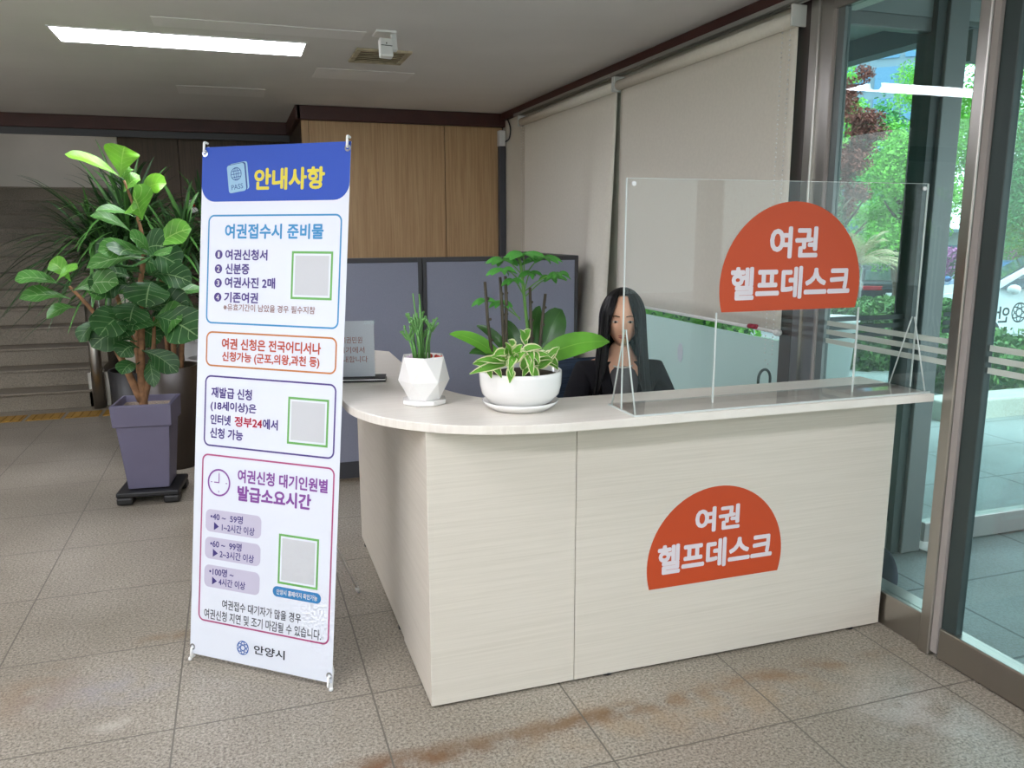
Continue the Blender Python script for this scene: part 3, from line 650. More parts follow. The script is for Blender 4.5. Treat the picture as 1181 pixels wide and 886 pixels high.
for (u, v) in ((.483, .457), (.487, .97), (.466, 1.472)):
    w, h = .168, .168 if v < 1.2 else .182
    bm = nb(); ring_face(bm, [(-w / 2, -h / 2), (w / 2, -h / 2), (w / 2, h / 2), (-w / 2, h / 2)], [(-w / 2 + .008, -h / 2 + .008), (w / 2 - .008, -h / 2 + .008), (w / 2 - .008, h / 2 - .008), (-w / 2 + .008, h / 2 - .008)], e, uvM(u, v)); obj('green_frame', bm, 'ink_green', sheet)
    bm = nb(); w -= .03; h -= .03; poly_face(bm, [(-w / 2, -h / 2), (w / 2, -h / 2), (w / 2, h / 2), (-w / 2, h / 2)], e, uvM(u, v)); obj('blank_square', bm, 'ink_qr', sheet)
for v0, v1 in ((1.328, 1.412), (1.432, 1.514), (1.537, 1.621)):
    bm = nb(); poly_face(bm, roundrect(.248, v1 - v0, .022), e, uvM(.181, (v0 + v1) / 2)); obj('lilac_pill', bm, 'ink_pill', sheet)
bm = nb(); poly_face(bm, roundrect(.203, .038, .0185), e, uvM(.464, 1.593)); obj('blue_pill', bm, 'ink_pillblue', sheet)
TXT = [('안내사항', 0.231, 0.524, 0.12, 0.078, 'yellow', 4), ('여권접수시 준비물', 0.11, 0.526, 0.304, 0.054, 'sky', 3), ('여권신청서', 0.114, 0.297, 0.388, 0.039, 'purple', 3), ('신분증', 0.116, 0.221, 0.439, 0.039, 'purple', 3),
       ('여권사진 2매', 0.115, 0.333, 0.488, 0.039, 'purple', 3), ('기존여권', 0.114, 0.262, 0.542, 0.039, 'purple', 3), ('※유효기간이 남았을 경우 필수지참', 0.112, 0.502, 0.578, 0.026, 'brown', 1),
       ('여권 신청은 전국어디서나', 0.109, 0.531, 0.711, 0.042, 'orange', 3), ('신청가능 (군포,의왕,과천 등)', 0.112, 0.527, 0.76, 0.042, 'orange', 3), ('재발급 신청', 0.068, 0.248, 0.892, 0.04, 'purple', 3),
       ('(18세이상)은', 0.066, 0.269, 0.943, 0.04, 'purple', 3), ('인터넷', 0.067, 0.158, 0.992, 0.038, 'purple', 3), ('정부24', 0.175, 0.296, 0.992, 0.038, 'red', 3), ('에서', 0.298, 0.363, 0.992, 0.038, 'purple', 3),
       ('신청 가능', 0.067, 0.214, 1.042, 0.039, 'purple', 3), ('여권신청 대기인원별', 0.196, 0.578, 1.19, 0.05, 'violet', 3), ('발급소요시간', 0.197, 0.512, 1.254, 0.057, 'violet', 4),
       ('•40 ~  59명', 0.079, 0.224, 1.353, 0.029, 'navy', 2), ('▶ 1~2시간 이상', 0.096, 0.277, 1.389, 0.03, 'navy', 2), ('•60 ~  99명', 0.081, 0.222, 1.455, 0.03, 'navy', 2), ('▶ 2~3시간 이상', 0.094, 0.278, 1.49, 0.03, 'navy', 2),
       ('•100명 ~', 0.08, 0.19, 1.56, 0.03, 'navy', 2), ('▶ 4시간 이상', 0.094, 0.243, 1.595, 0.03, 'navy', 2), ('안양시 홈페이지 확인가능', 0.379, 0.551, 1.593, 0.02, 'white', 2),
       ('여권접수 대기자가 많을 경우', 0.142, 0.486, 1.677, 0.036, 'grey', 1), ('여권신청 지연 및 조기 마감될 수 있습니다.', 0.062, 0.571, 1.723, 0.038, 'grey', 1), ('안양시', 0.289, 0.423, 1.822, 0.034, 'dark', 2)]
for s_, u0, u1, v_, h_, c_, wt_ in TXT:
    bm = nb(); text_bm(bm, s_, u1 - u0, h_, uvM((u0 + u1) / 2, v_), wt_, .0012); obj('lettering', bm, 'ink_' + c_, sheet)
for i, v_ in enumerate((.388, .44, .491, .543)):
    bm = nb(); poly_face(bm, circle(0, 0, .0165), .001, uvM(.085, v_)); nd = obj('number_disc', bm, 'ink_purple', sheet)
    bm = nb(); text_bm(bm, '1234'[i], .009 if i == 0 else .013, .02, uvM(.085, v_), 1, .0015); obj('lettering', bm, 'ink_white', sheet)
# passport icon
Mp = uvM(.156, .115) @ Matrix.Rotation(math.radians(8), 4, 'Z')
bm = nb(); poly_face(bm, roundrect(.078, .1, .01), .0009, Mp @ Matrix.Translation((.008, .006, 0))); obj('passport_back', bm, 'ink_passport_dark', sheet)
bm = nb(); poly_face(bm, roundrect(.078, .1, .01), .0012, Mp @ Matrix.Translation((.011, .005, 0)))
for x in bm.verts: pass
obj('passport_page', bm, 'ink_passport', sheet)
bm = nb(); poly_face(bm, roundrect(.078, .1, .01), .0015, Mp @ Matrix.Translation((.004, .003, 0))); obj('passport_shade', bm, 'ink_passport_dark', sheet)
bm = nb(); poly_face(bm, roundrect(.076, .1, .01), .0018, Mp @ Matrix.Translation((-.001, .001, 0))); obj('passport_cover', bm, 'ink_passport', sheet)
bm = nb(); Mg = Mp @ Matrix.Translation((-.001, .016, 0))
ring_face(bm, circle(0, 0, .0235), circle(0, 0, .021), .0024, Mg); ring_face(bm, circle(0, 0, .0235, 32, .45), circle(0, 0, .0215, 32, .38), .0024, Mg)
for y_, w_ in ((0, .022), (.011, .0195), (-.011, .0195)): poly_face(bm, [(-w_, y_ - .001), (w_, y_ - .001), (w_, y_ + .001), (-w_, y_ + .001)], .0024, Mg)
poly_face(bm, [(-.001, -.022), (.001, -.022), (.001, .022), (-.001, .022)], .0024, Mg)
text_bm(bm, 'PASS', .05, .018, Mp @ Matrix.Translation((-.001, -.03, 0)), 0, .0024); obj('passport_print', bm, 'ink_passport_dark', sheet)
# clock icon
bm = nb(); Mc = uvM(.113, 1.225); ring_face(bm, circle(0, 0, .051, 40), circle(0, 0, .0445, 40), .001, Mc)
for a in range(4): poly_face(bm, [(-.0015, .03), (.0015, .03), (.0015, .037), (-.0015, .037)], .001, Mc @ Matrix.Rotation(a * PI / 2, 4, 'Z'))
poly_face(bm, [(-.002, -.001), (.002, -.001), (.002, .033), (-.002, .033)], .001, Mc); poly_face(bm, [(-.022, -.002), (.002, -.002), (.002, .002), (-.022, .002)], .0011, Mc); obj('clock_icon', bm, 'ink_violet', sheet)
# city emblem: crossed loops
bm = nb(); Ml = uvM(.24, 1.826)
for a in (0, 60, 120): ring_face(bm, circle(0, 0, .026, 32, .42), circle(0, 0, .022, 32, .36), .001 + a * 1e-6, Ml @ Matrix.Rotation(math.radians(a), 4, 'Z'))
ring_face(bm, circle(0, 0, .0265, 32), circle(0, 0, .0235, 32), .0011, Ml); obj('city_emblem', bm, 'ink_logoblue', sheet)
# stand
nz_ = -(MB_.to_3x3() @ Vector((0, 0, 1)))
def bpnt(u, v, back=0.): return MB_ @ Vector((u - W_ / 2, H_ / 2 - v, -back))
hub = bpnt(W_ / 2, 1.0, .05)
for u in (.012, W_ - .012):
    tip = bpnt(u, 1.878, .0)
    bm = nb(); foot = Vector((tip.x, tip.y - .0, 0)) + (tip - hub).normalized() * .03; foot.z = .006
    tube(bm, [hub, bpnt(u, 1.85, .02), foot], .006, 8); lg = obj('leg', bm, 'white_plastic', ban)
    bm = nb(); sphere(bm, foot + Vector((0, 0, .002)), (.009, .009, .008), 1); obj('foot', bm, 'white_plastic', lg)
    bm = nb(); top = bpnt(u, .012, .0); tube(bm, [hub, bpnt(u, -.004, .015)], .0045, 8); obj('upper_arm', bm, 'white_plastic', ban)
    for vv, sg in ((.018, 1), (1.865, -1)):
        bm = nb(); hk = [bpnt(u, vv - sg * .034, .012), bpnt(u, vv - sg * .034, -.006), bpnt(u + .004, vv - sg * .012, -.012), bpnt(u, vv, -.006), bpnt(u, vv, .006)]
        tube(bm, smooth_path(hk, 4), .0045, 8); obj('hook', bm, 'white_plastic', ban)
        bm = nb(); ring_face(bm, circle(0, 0, .012, 20), circle(0, 0, .006, 20), .0015, uvM(u, vv + sg * .004)); obj('eyelet', bm, 'chrome', ban)
rear = Vector((.431, 3.457, .006)); bm = nb(); tube(bm, [hub, rear], .0055, 8); lg = obj('rear_leg', bm, 'white_plastic', ban)
bm = nb(); tube(bm, [rear + (hub - rear).normalized() * .035, rear], .008, 8); obj('foot', bm, 'white_plastic', lg)
bm = nb(); sphere(bm, hub, (.03, .03, .03), 2); obj('hub', bm, 'white_plastic', ban)

# ---------------------------------------------------------------- desk sign card
cd2 = thing('desk_sign', 'small white card in a clear holder with red writing on a black base', 'sign', (.42, 3.29, 1.0))
Mz = Matrix.Translation((.42, 3.29, 1.0)) @ Matrix.Rotation(math.radians(-12), 4, 'Z')
bm = nb(); box(bm, -.11, .135, -.05, .05, 0, .008, Mz); obj('base', bm, 'black_plastic', cd2, bevel=.003)
bm = nb(); box(bm, -.108, .133, -.048, .048, .008, .012, Mz); obj('base_inlay', bm, 'white_plastic', cd2)
bm = nb(); box(bm, -.108, .133, -.048, .048, .012, .0165, Mz); obj('base_cap', bm, 'black_plastic', cd2)
Mt = Mz @ Matrix.Translation((0, 0, .0165)) @ Matrix.Rotation(math.radians(-5), 4, 'X')
bm = nb(); box(bm, -.09, .09, -.003, .0, 0, .225, Mt); cardo = obj('card', bm, 'sheet_white', cd2)
bm = nb(); box(bm, -.093, .094, -.005, -.0032, 0, .228, Mt); box(bm, .090, .094, -.005, .004, 0, .228, Mt); obj('holder', bm, 'acrylic', cd2)
for s_, w_, z_ in (('여권민원', .085, .148), ('여기에서', .1, .108), ('안내합니다', .125, .07)):
    bm = nb(); text_bm(bm, s_, w_, .026, Mt @ Matrix(((1, 0, 0, 0), (0, 0, -1, -.0031), (0, 1, 0, z_), (0, 0, 0, 1))), 0, .0001); obj('lettering', bm, 'ink_cardred', cardo)

# ---------------------------------------------------------------- small plants on the worktop
cp = thing('cactus_pot', 'small white faceted pot of thin green pencil cactus on the worktop', 'potted plant', (.60, 2.765, 1.0))
bm = nb(); lathe(bm, [(.074, 1.0), (.08, 1.006), (.08, 1.018), (.07, 1.018)], (.60, 2.765), 8, smooth=False, rot=.2); obj('saucer', bm, 'ceramic', cp, bevel=.002)
bm = nb(); c0 = (.60, 2.765); n = 6; R_ = []
for r_, z_, of in ((.06, 1.019, 0), (.09, 1.085, .5), (.079, 1.17, 0), (.074, 1.17, 0), (.07, 1.14, 0)):
    R_.append([bm.verts.new((c0[0] + r_ * math.cos(2 * PI * (k + of) / n + .35), c0[1] + r_ * math.sin(2 * PI * (k + of) / n + .35), z_)) for k in range(n)])
bm.faces.new(R_[0][::-1])
for k in range(n):
    k2 = (k + 1) % n
    bm.faces.new((R_[0][k], R_[0][k2], R_[1][k])); bm.faces.new((R_[1][k], R_[0][k2], R_[1][k2])); bm.faces.new((R_[2][k], R_[1][k], R_[2][k2])); bm.faces.new((R_[1][k], R_[1][k2], R_[2][k2]))
    bm.faces.new((R_[2][k], R_[2][k2], R_[3][k2], R_[3][k])); bm.faces.new((R_[3][k], R_[3][k2], R_[4][k2], R_[4][k]))
obj('pot', bm, 'ceramic', cp)
bm = nb(); lathe(bm, [(.0, 1.155), (.071, 1.152)], c0, 12, cap=False); obj('soil', bm, 'pebbles', cp)
rs = random.Random(3)
for c_, n_ in (('pebble_red', 6), ('pebble_lilac', 5)):
    for k in range(n_):
        bm = nb(); a = rs.uniform(-.8, 1.2) if c_ == 'pebble_red' else rs.uniform(2.2, 4.0); rr2 = rs.uniform(.035, .062); sphere(bm, (c0[0] + rr2 * math.cos(a), c0[1] + rr2 * math.sin(a) - .01, 1.163), rs.uniform(.007, .011), 1)
        obj('pebble', bm, c_, cp)
bm = nb()
for k in range(15):
    a = rs.uniform(0, 6.28); r0 = rs.uniform(.0, .035); lean = rs.uniform(0, .04); h = rs.choice([.1, .12, .14, .17, .2, .235])
    b = Vector((c0[0] + r0 * math.cos(a), c0[1] + r0 * math.sin(a), 1.15)); t = b + Vector((lean * math.cos(a), lean * math.sin(a), h))
    P = [b, b.lerp(t, .5) + Vector((rs.uniform(-.006, .006), 0, 0)), t]; tube(bm, P, [.0048, .004, .0025], 7)
    if h < .16:
        for q in range(5):
            a2 = rs.uniform(0, 6.28); e2 = t + Vector((.022 * math.cos(a2), .022 * math.sin(a2), rs.uniform(.0, .03))); tube(bm, [t - Vector((0, 0, .02)), e2], [.004, .0025], 5); sphere(bm, e2, .005, 1)
obj('stems', bm, 'cactus_green', cp)

bp2 = thing('bowl_plant', 'round white ceramic bowl of mixed leafy plants with cut dark canes on the worktop', 'potted plant', (.895, 2.58, 1.0)); c1 = (.895, 2.58)
bm = nb(); lathe(bm, [(.0, 1.0), (.098, 1.0), (.122, 1.018), (.132, 1.03), (.128, 1.031), (.115, 1.02), (.0, 1.012)], c1, 48, cap=False); obj('saucer', bm, 'ceramic', bp2)
bm = nb(); lathe(bm, [(.0, 1.016), (.085, 1.016), (.108, 1.028), (.132, 1.055), (.139, 1.085), (.141, 1.12), (.1405, 1.132), (.137, 1.134), (.132, 1.132), (.131, 1.10), (.1, 1.09), (.0, 1.09)], c1, 48, cap=False); obj('bowl', bm, 'ceramic', bp2)
bm = nb(); lathe(bm, [(.0, 1.135), (.08, 1.127), (.132, 1.115)], c1, 24, cap=False); obj('soil', bm, 'soil', bp2)
def at2(dx, z, dy=0.): return Vector((c1[0] + dx, c1[1] + dy, z))
PX = .0031   # metres per photo pixel at this depth
def pp(px, py, dy=0.): return Vector((.895 + (px - 597) * PX, 2.58 + dy, 1.135 + (432 - py) * .00283))
canes = [((567, 425), (561, 375), (558, 327)), ((580, 420), (577, 360), (575, 322)), ((612, 422), (610, 370), (609, 335)), ((619, 425), (623, 380), (627, 343)), ((581, 420), (582, 350), (581, 321))]
for cpts in canes:
    bm = nb(); P = [pp(x, y, .01) for x, y in cpts]; tube(bm, [P[0] - Vector((0, 0, .02))] + P, [.007, .0065, .0055, .005], 7)
    for k in range(3): sphere(bm, P[0].lerp(P[2], .3 + .25 * k) + Vector((.005, 0, 0)), .0055, 1)
    obj('cane', bm, 'cane', bp2)
bm = nb()
for b_, t_, w_, up_, mi_, dy_ in (((615, 425), (696, 402), .088, (0, -.85, .6), 0, -.05), ((580, 425), (519, 387), .052, (0, -.8, .6), 0, .02), ((583, 428), (539, 410), .05, (0, -.6, .8), 1, .0), ((620, 425), (652, 364), .1, (-.1, -1, .2), 1, .05),
                              ((610, 425), (628, 385), .06, (.1, -1, .3), 1, .04), ((600, 425), (583, 375), .05, (0, -1, .3), 1, .06), ((590, 425), (553, 380), .035, (0, -1, .3), 1, .06), ((605, 425), (630, 360), .05, (0, -1, .4), 1, .09)):
    leaf(bm, arc_path(pp(*b_), pp(*t_, dy_), .025, 10), w_, up_, 'long', .15, 0, mi_, 3)
obj('broad_leaves', bm, ['orchid_leaf', 'orchid_leaf_dark'], bp2)
bm = nb(); rs = random.Random(5)
for k in range(44):
    a = rs.uniform(0, 1); x = 552 + 60 * a + rs.uniform(-4, 8); y = 424 - 22 * math.sin(PI * a) * rs.random() + rs.uniform(-6, 4); dy = -.1 - .04 * math.sin(PI * a)
    b_ = pp(x, y, dy + .03); ang = rs.uniform(0, 6.28); l_ = rs.uniform(.045, .07); t_ = b_ + Vector((l_ * math.cos(ang), -abs(l_ * .5 * math.sin(ang)) - .01, l_ * .7 * math.sin(ang) + rs.uniform(-.01, .02)))
    leaf(bm, arc_path(b_, t_, .008, 7), rs.uniform(.024, .036), (0, -.8, .6), 'ovate', .15, .1, 0, 2, k)
for (b_, t_) in (((575, 420), (530, 428)), ((575, 418), (537, 413)), ((590, 395), (597, 380)), ((583, 405), (572, 392)), ((595, 400), (585, 380))):
    leaf(bm, arc_path(pp(*b_, -.08), pp(*t_, -.1), .006, 7), .032, (0, -.8, .6), 'ovate', .15, .1, 0, 2)
obj('variegated_leaves', bm, 'hoya_leaf', bp2)
bm = nb(); stem = smooth_path([pp(612, 425, .03), pp(608, 380, .03), pp(603, 330, .03), pp(600, 305, .03), pp(594, 296, .02)]); tube(bm, [stem[0] - Vector((0, 0, .02))] + stem, .0055, 7)
crowns = [((597, 295), .9), ((625, 300), .8), ((580, 302), .8), ((640, 325), .6), ((572, 312), .6), ((610, 318), .5), ((585, 325), .5), ((562, 350), .55), ((580, 352), .5), ((635, 318), .5)]
lb = nb(); rs = random.Random(8)
for (cx_, cy_), sc_ in crowns:
    hubp = pp(cx_, cy_ , rs.uniform(-.05, .06)); st_ = pp(605 if cy_ < 340 else 600, cy_ + 22, .03); tube(bm, smooth_path([st_, st_.lerp(hubp, .6) + Vector((0, 0, .012)), hubp], 3), .0022, 5)
    for k in range(8):
        a = 2 * PI * k / 8 + rs.uniform(-.2, .2); l_ = .085 * sc_ * rs.uniform(.8, 1.15); t_ = hubp + Vector((l_ * math.cos(a), l_ * math.sin(a) * .9, -l_ * rs.uniform(.1, .5)))
        leaf(lb, arc_path(hubp, t_, .006, 6), .028 * sc_ + .006, (0, -.5, .8), 'long', .2, 0, 0, 1)
obj('green_stems', bm, 'stem_green', bp2); obj('umbrella_leaves', lb, 'umbrella_leaf', bp2)

# ---------------------------------------------------------------- fiddle leaf fig in the purple planter
fig = thing('fiddle_leaf_fig', 'broad-leaved fig tree in a square purple-grey planter, front plant by the banner', 'potted plant', (-.565, 5.24, 0)); fc = (-.565, 5.24)
def sq(bm, prof, c, rot=0., mi=0):
    lathe(bm, [(r * math.sqrt(2), z) for r, z in prof], c, 4, cap=False, smooth=False, rot=PI / 4 + rot, mi=mi)
FR = math.radians(-6)
bm = nb(); sq(bm, [(0, .085), (.115, .085), (.147, .47), (.162, .475), (.168, .60), (.148, .605), (.143, .56), (.0, .56)], fc, FR); obj('pot', bm, 'planter_purple', fig, bevel=.004)
bm = nb(); sq(bm, [(0, .565), (.144, .565)], fc, FR); obj('soil', bm, 'pebbles', fig)
bm = nb(); main = [(-.58, 5.23, .55), (-.575, 5.22, .8), (-.553, 5.2, 1.032), (-.537, 5.2, 1.285), (-.503, 5.2, 1.484), (-.517, 5.2, 1.656), (-.575, 5.2, 1.882)]
tube(bm, smooth_path(main), [.026 - .02 * i / 36 for i in range(37)], 8)
lft = smooth_path([(-.59, 5.23, .6), (-.69, 5.2, .91), (-.78, 5.2, 1.116), (-.907, 5.2, 1.293)]); tube(bm, lft, [.024 - .016 * i / 18 for i in range(19)], 8)
rgt = smooth_path([(-.575, 5.23, .6), (-.506, 5.2, .849), (-.477, 5.2, 1.105)]); tube(bm, rgt, [.02 - .012 * i / 12 for i in range(13)], 8); obj('trunk', bm, 'bark', fig)
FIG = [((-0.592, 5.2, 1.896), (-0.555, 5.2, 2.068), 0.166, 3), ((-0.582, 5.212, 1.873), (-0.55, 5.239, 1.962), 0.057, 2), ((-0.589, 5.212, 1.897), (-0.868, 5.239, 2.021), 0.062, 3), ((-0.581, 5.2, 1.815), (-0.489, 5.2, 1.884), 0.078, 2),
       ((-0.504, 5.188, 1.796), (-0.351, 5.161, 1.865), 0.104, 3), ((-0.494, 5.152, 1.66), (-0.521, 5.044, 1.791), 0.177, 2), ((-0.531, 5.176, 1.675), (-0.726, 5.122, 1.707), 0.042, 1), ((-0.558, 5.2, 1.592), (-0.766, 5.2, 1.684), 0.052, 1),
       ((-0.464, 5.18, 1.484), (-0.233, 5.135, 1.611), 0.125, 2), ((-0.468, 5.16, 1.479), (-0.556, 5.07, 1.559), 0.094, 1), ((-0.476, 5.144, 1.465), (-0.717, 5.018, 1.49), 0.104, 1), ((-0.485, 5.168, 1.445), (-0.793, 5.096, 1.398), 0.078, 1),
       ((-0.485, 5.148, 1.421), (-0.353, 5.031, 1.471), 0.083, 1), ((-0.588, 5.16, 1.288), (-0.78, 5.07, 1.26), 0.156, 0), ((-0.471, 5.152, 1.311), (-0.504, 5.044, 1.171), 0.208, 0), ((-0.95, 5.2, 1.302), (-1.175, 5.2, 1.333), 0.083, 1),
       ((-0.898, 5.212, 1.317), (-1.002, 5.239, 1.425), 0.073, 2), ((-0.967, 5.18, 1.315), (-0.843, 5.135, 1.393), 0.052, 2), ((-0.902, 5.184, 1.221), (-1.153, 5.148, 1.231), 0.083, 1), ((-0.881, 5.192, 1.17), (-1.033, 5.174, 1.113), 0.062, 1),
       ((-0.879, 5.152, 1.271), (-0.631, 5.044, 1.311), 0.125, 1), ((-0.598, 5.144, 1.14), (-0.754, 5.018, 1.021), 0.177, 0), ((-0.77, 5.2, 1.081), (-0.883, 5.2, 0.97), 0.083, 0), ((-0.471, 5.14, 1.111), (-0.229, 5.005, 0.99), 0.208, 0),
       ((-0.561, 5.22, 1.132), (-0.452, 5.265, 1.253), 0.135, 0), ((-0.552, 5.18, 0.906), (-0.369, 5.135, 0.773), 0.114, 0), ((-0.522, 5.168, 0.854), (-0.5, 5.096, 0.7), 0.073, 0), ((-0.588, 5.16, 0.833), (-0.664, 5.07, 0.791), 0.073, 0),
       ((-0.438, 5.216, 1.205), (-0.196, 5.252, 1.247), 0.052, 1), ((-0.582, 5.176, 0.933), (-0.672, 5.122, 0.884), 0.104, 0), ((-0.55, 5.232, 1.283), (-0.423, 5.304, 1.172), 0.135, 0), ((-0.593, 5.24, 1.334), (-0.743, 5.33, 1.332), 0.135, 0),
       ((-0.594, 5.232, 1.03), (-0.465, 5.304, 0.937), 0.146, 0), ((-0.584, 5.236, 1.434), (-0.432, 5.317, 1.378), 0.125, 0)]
bm = nb(); sb = nb(); rs = random.Random(2)
allst = [Vector(p) for p in smooth_path(main)] + lft + rgt
for k in range(22):
    z = rs.uniform(.95, 1.5); a = rs.uniform(0, 2 * PI); l = rs.uniform(.15, .24); b_ = (-.545 + .05 * math.cos(a) + rs.uniform(-.03, .03), 5.2 + .05 * math.sin(a), z)
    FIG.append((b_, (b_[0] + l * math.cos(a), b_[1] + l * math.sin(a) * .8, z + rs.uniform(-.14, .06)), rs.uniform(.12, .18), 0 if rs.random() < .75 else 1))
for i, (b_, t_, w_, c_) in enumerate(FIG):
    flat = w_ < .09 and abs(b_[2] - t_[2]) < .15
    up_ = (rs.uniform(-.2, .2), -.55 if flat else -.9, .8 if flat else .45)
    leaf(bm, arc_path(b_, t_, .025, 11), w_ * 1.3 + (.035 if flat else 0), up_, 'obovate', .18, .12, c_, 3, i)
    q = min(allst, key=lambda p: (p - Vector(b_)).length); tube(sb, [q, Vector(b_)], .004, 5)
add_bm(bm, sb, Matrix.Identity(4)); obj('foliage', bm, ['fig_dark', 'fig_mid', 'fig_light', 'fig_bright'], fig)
pc = thing('plant_caddy', 'black wheeled plant caddy under the purple planter', 'caddy', (fc[0], fc[1], 0))
bm = nb(); Mf = Matrix.Translation((fc[0], fc[1], 0)) @ Matrix.Rotation(FR, 4, 'Z'); box(bm, -.175, .175, -.175, .175, .05, .08, Mf); obj('platform', bm, 'black_plastic', pc, bevel=.008)
for sx in (-1, 1):
    for sy in (-1, 1):
        bm = nb(); box(bm, sx * .13 - .045, sx * .13 + .045, sy * .13 - .045, sy * .13 + .045, 0.003, .05, Mf); obj('castor', bm, 'planter_black', pc, bevel=.012)

# ---------------------------------------------------------------- strap leaved plants behind the fig
def strap_plant(label, c, potprof, potmat, trunks, crowns, n, rmax, seed, group='potted plants behind the fig'):
    r = thing('potted_strap_plant', label, 'potted plant', (c[0], c[1], 0), group); rs = random.Random(seed)
    bm = nb(); lathe(bm, potprof, c, 36, cap=False); obj('pot', bm, potmat, r)
    zt = max(z for _, z in potprof) - .05; ri = max(q for q, z in potprof) * .9
    bm = nb(); lathe(bm, [(0, zt), (ri, zt)], c, 24, cap=False); obj('soil', bm, 'soil', r)
    bm = nb()
    for t in trunks: tube(bm, smooth_path([(c[0] + t[0], c[1] + t[1], zt - .03), (c[0] + t[2] * .5 + t[0] * .5, c[1] + t[3] * .5, (zt + t[4]) / 2), (c[0] + t[2], c[1] + t[3], t[4])], 4), .016, 8)
    obj('trunk', bm, 'bark', r)
    bm = nb()
    for (x, y, z, s) in crowns:
        for k in range(int(n * s)):
            a = rs.uniform(0, 2 * PI); el = rs.uniform(-.1, 1.35); L = rmax * s * rs.uniform(.7, 1.1); b = Vector((c[0] + x, c[1] + y, z + rs.uniform(-.12, .1)))
            d = Vector((math.cos(a) * math.cos(el), math.sin(a) * math.cos(el) * .8, math.sin(el))); drop = L * rs.uniform(.35, .75) * math.cos(el * .8); P = []
            for q in range(9):
                t = q / 8; p = b + d * L * t; p.z -= drop * t * t; P.append(p)
            leaf(bm, P, rs.uniform(.014, .026), (0, 0, 1) if abs(d.z) < .9 else (0, -1, 0), 'strap', .3, 0, rs.choice([0, 0, 1]), 1)
    obj('foliage', bm, ['strap_dark', 'strap_mid'], r)
roundpot = lambda rb, rt, h, t=.02: [(0, 0), (rb, 0), (rb + .006, .01), (rt, h), (rt - t, h), (rt - t - .01, h - .07), (0, h - .07)]
strap_plant('arching strap-leaved plant in a black pot, spreading out to the left behind the fig', (-.72, 6.35), roundpot(.15, .2, .62), 'planter_black', [(0, 0, .02, 0, 1.1), (.04, .03, -.12, .02, 1.25)], [(-.05, 0, 1.45, 1.), (.02, -.05, 1.6, .9), (-.1, .0, 1.25, .9), (.1, .1, 1.65, .8), (-.2, .0, 1.5, .9)], 95, .85, 21)
strap_plant('strap-leaved plant with bare brown trunks in a tall dark brown pot beside the banner', (-.48, 5.93), [(0, .0), (.15, .0), (.156, .01), (.195, .70), (.175, .70), (.165, .63), (0, .63)], 'planter_dark', [(.03, 0, .06, 0, 1.1), (.07, .02, .14, .02, 1.2), (.0, .05, .0, .05, 1.3)], [(.1, .05, 1.38, .8), (.08, 0, 1.2, .9), (.16, .1, 1.55, .7)], 110, .62, 33)
strap_plant('strap-leaved plant in a tall white pot mostly hidden behind the banner', (-.24, 6.5), roundpot(.13, .16, .66), 'planter_white', [(0, 0, .0, 0, .95)], [(0, 0, 1.0, .7)], 50, .45, 40)
strap_plant('strap-leaved plant in a white pot farthest back, its rim just left of the banner', (-.28, 7.05), roundpot(.14, .17, .72), 'planter_white', [(0, 0, .0, 0, 1.3)], [(0, 0, 1.45, .9), (.05, 0, 1.7, .7)], 60, .6, 47)

# ---------------------------------------------------------------- the woman behind the desk
def skin_mesh(verts, edges, root=0, sub=2):
    me = bpy.data.meshes.new('sk'); me.from_pydata([v[:3] for v in verts], edges, []); o = bpy.data.objects.new('sk', me); COL.objects.link(o)
    o.modifiers.new('skin', 'SKIN')
    for i, v in enumerate(verts):
        sv = me.skin_vertices[0].data[i]; r = v[3]; sv.radius = r if isinstance(r, tuple) else (r, r); sv.use_root = i == root
    s = o.modifiers.new('sub', 'SUBSURF'); s.levels = sub; s.render_levels = sub
    dg = bpy.context.evaluated_depsgraph_get(); dg.update(); res = bpy.data.meshes.new_from_object(o.evaluated_get(dg))
    bm = bmesh.new(); bm.from_mesh(res); bpy.data.objects.remove(o); bpy.data.meshes.remove(res)
    for f in bm.faces: f.smooth = True
    return bm
PX0, PY0 = 1.575, 3.2
per = thing('person', 'seated woman with long straight black hair in a black blazer behind the desk', 'person', (PX0, PY0, 0))
MP = Matrix.Translation((PX0, PY0, 0)) @ Matrix.Rotation(math.radians(-14), 4, 'Z')
V = [(0, 0, .54, (.15, .12)), (0, .01, .72, (.115, .09)), (0, .01, .9, (.14, .1)), (0, .015, 1.0, (.1, .07)), (0, .01, 1.06, .05), (0, -.012, 1.13, .046)]
E_ = [(0, 1), (1, 2), (2, 3), (3, 4), (4, 5)]
def chain(start, pts):
    k = start
    for p in pts: V.append(p); E_.append((k, len(V) - 1)); k = len(V) - 1
    return k
for s in (-1, 1):
    w = chain(3, [(s * .15, .015, .985, .055), (s * .2, -.01, .86, .045), (s * .225, -.06, .765, .038), (s * .18, -.2, .775, .032), (s * .14, -.29, .772, .025)])
    pm = chain(w, [(s * .125, -.335, .77, (.034, .016))])
    for f, (dx, L) in enumerate(((-.028, .062), (-.01, .075), (.008, .07), (.026, .055))):
        x = s * .125 + s * dx; chain(pm, [(x, -.365, .77, .0095), (x, -.365 - L * .5, .772, .0085), (x, -.365 - L, .762, .007)])
    chain(w, [(s * .095, -.315, .768, .0105), (s * .08, -.345, .765, .0085)])
    chain(0, [(s * .09, -.03, .52, .085), (s * .1, -.38, .52, .06), (s * .1, -.37, .3, .05), (s * .1, -.32, .09, .035), (s * .1, -.40, .045, .03)])
body = skin_mesh(V, E_)
MH = Matrix.Translation((0, -.03, 1.222)) @ Matrix.Rotation(math.radians(-12), 4, 'Z') @ Matrix.Rotation(math.radians(6), 4, 'X')
hd = bmesh.new(); bmesh.ops.create_uvsphere(hd, u_segments=56, v_segments=40, radius=1)
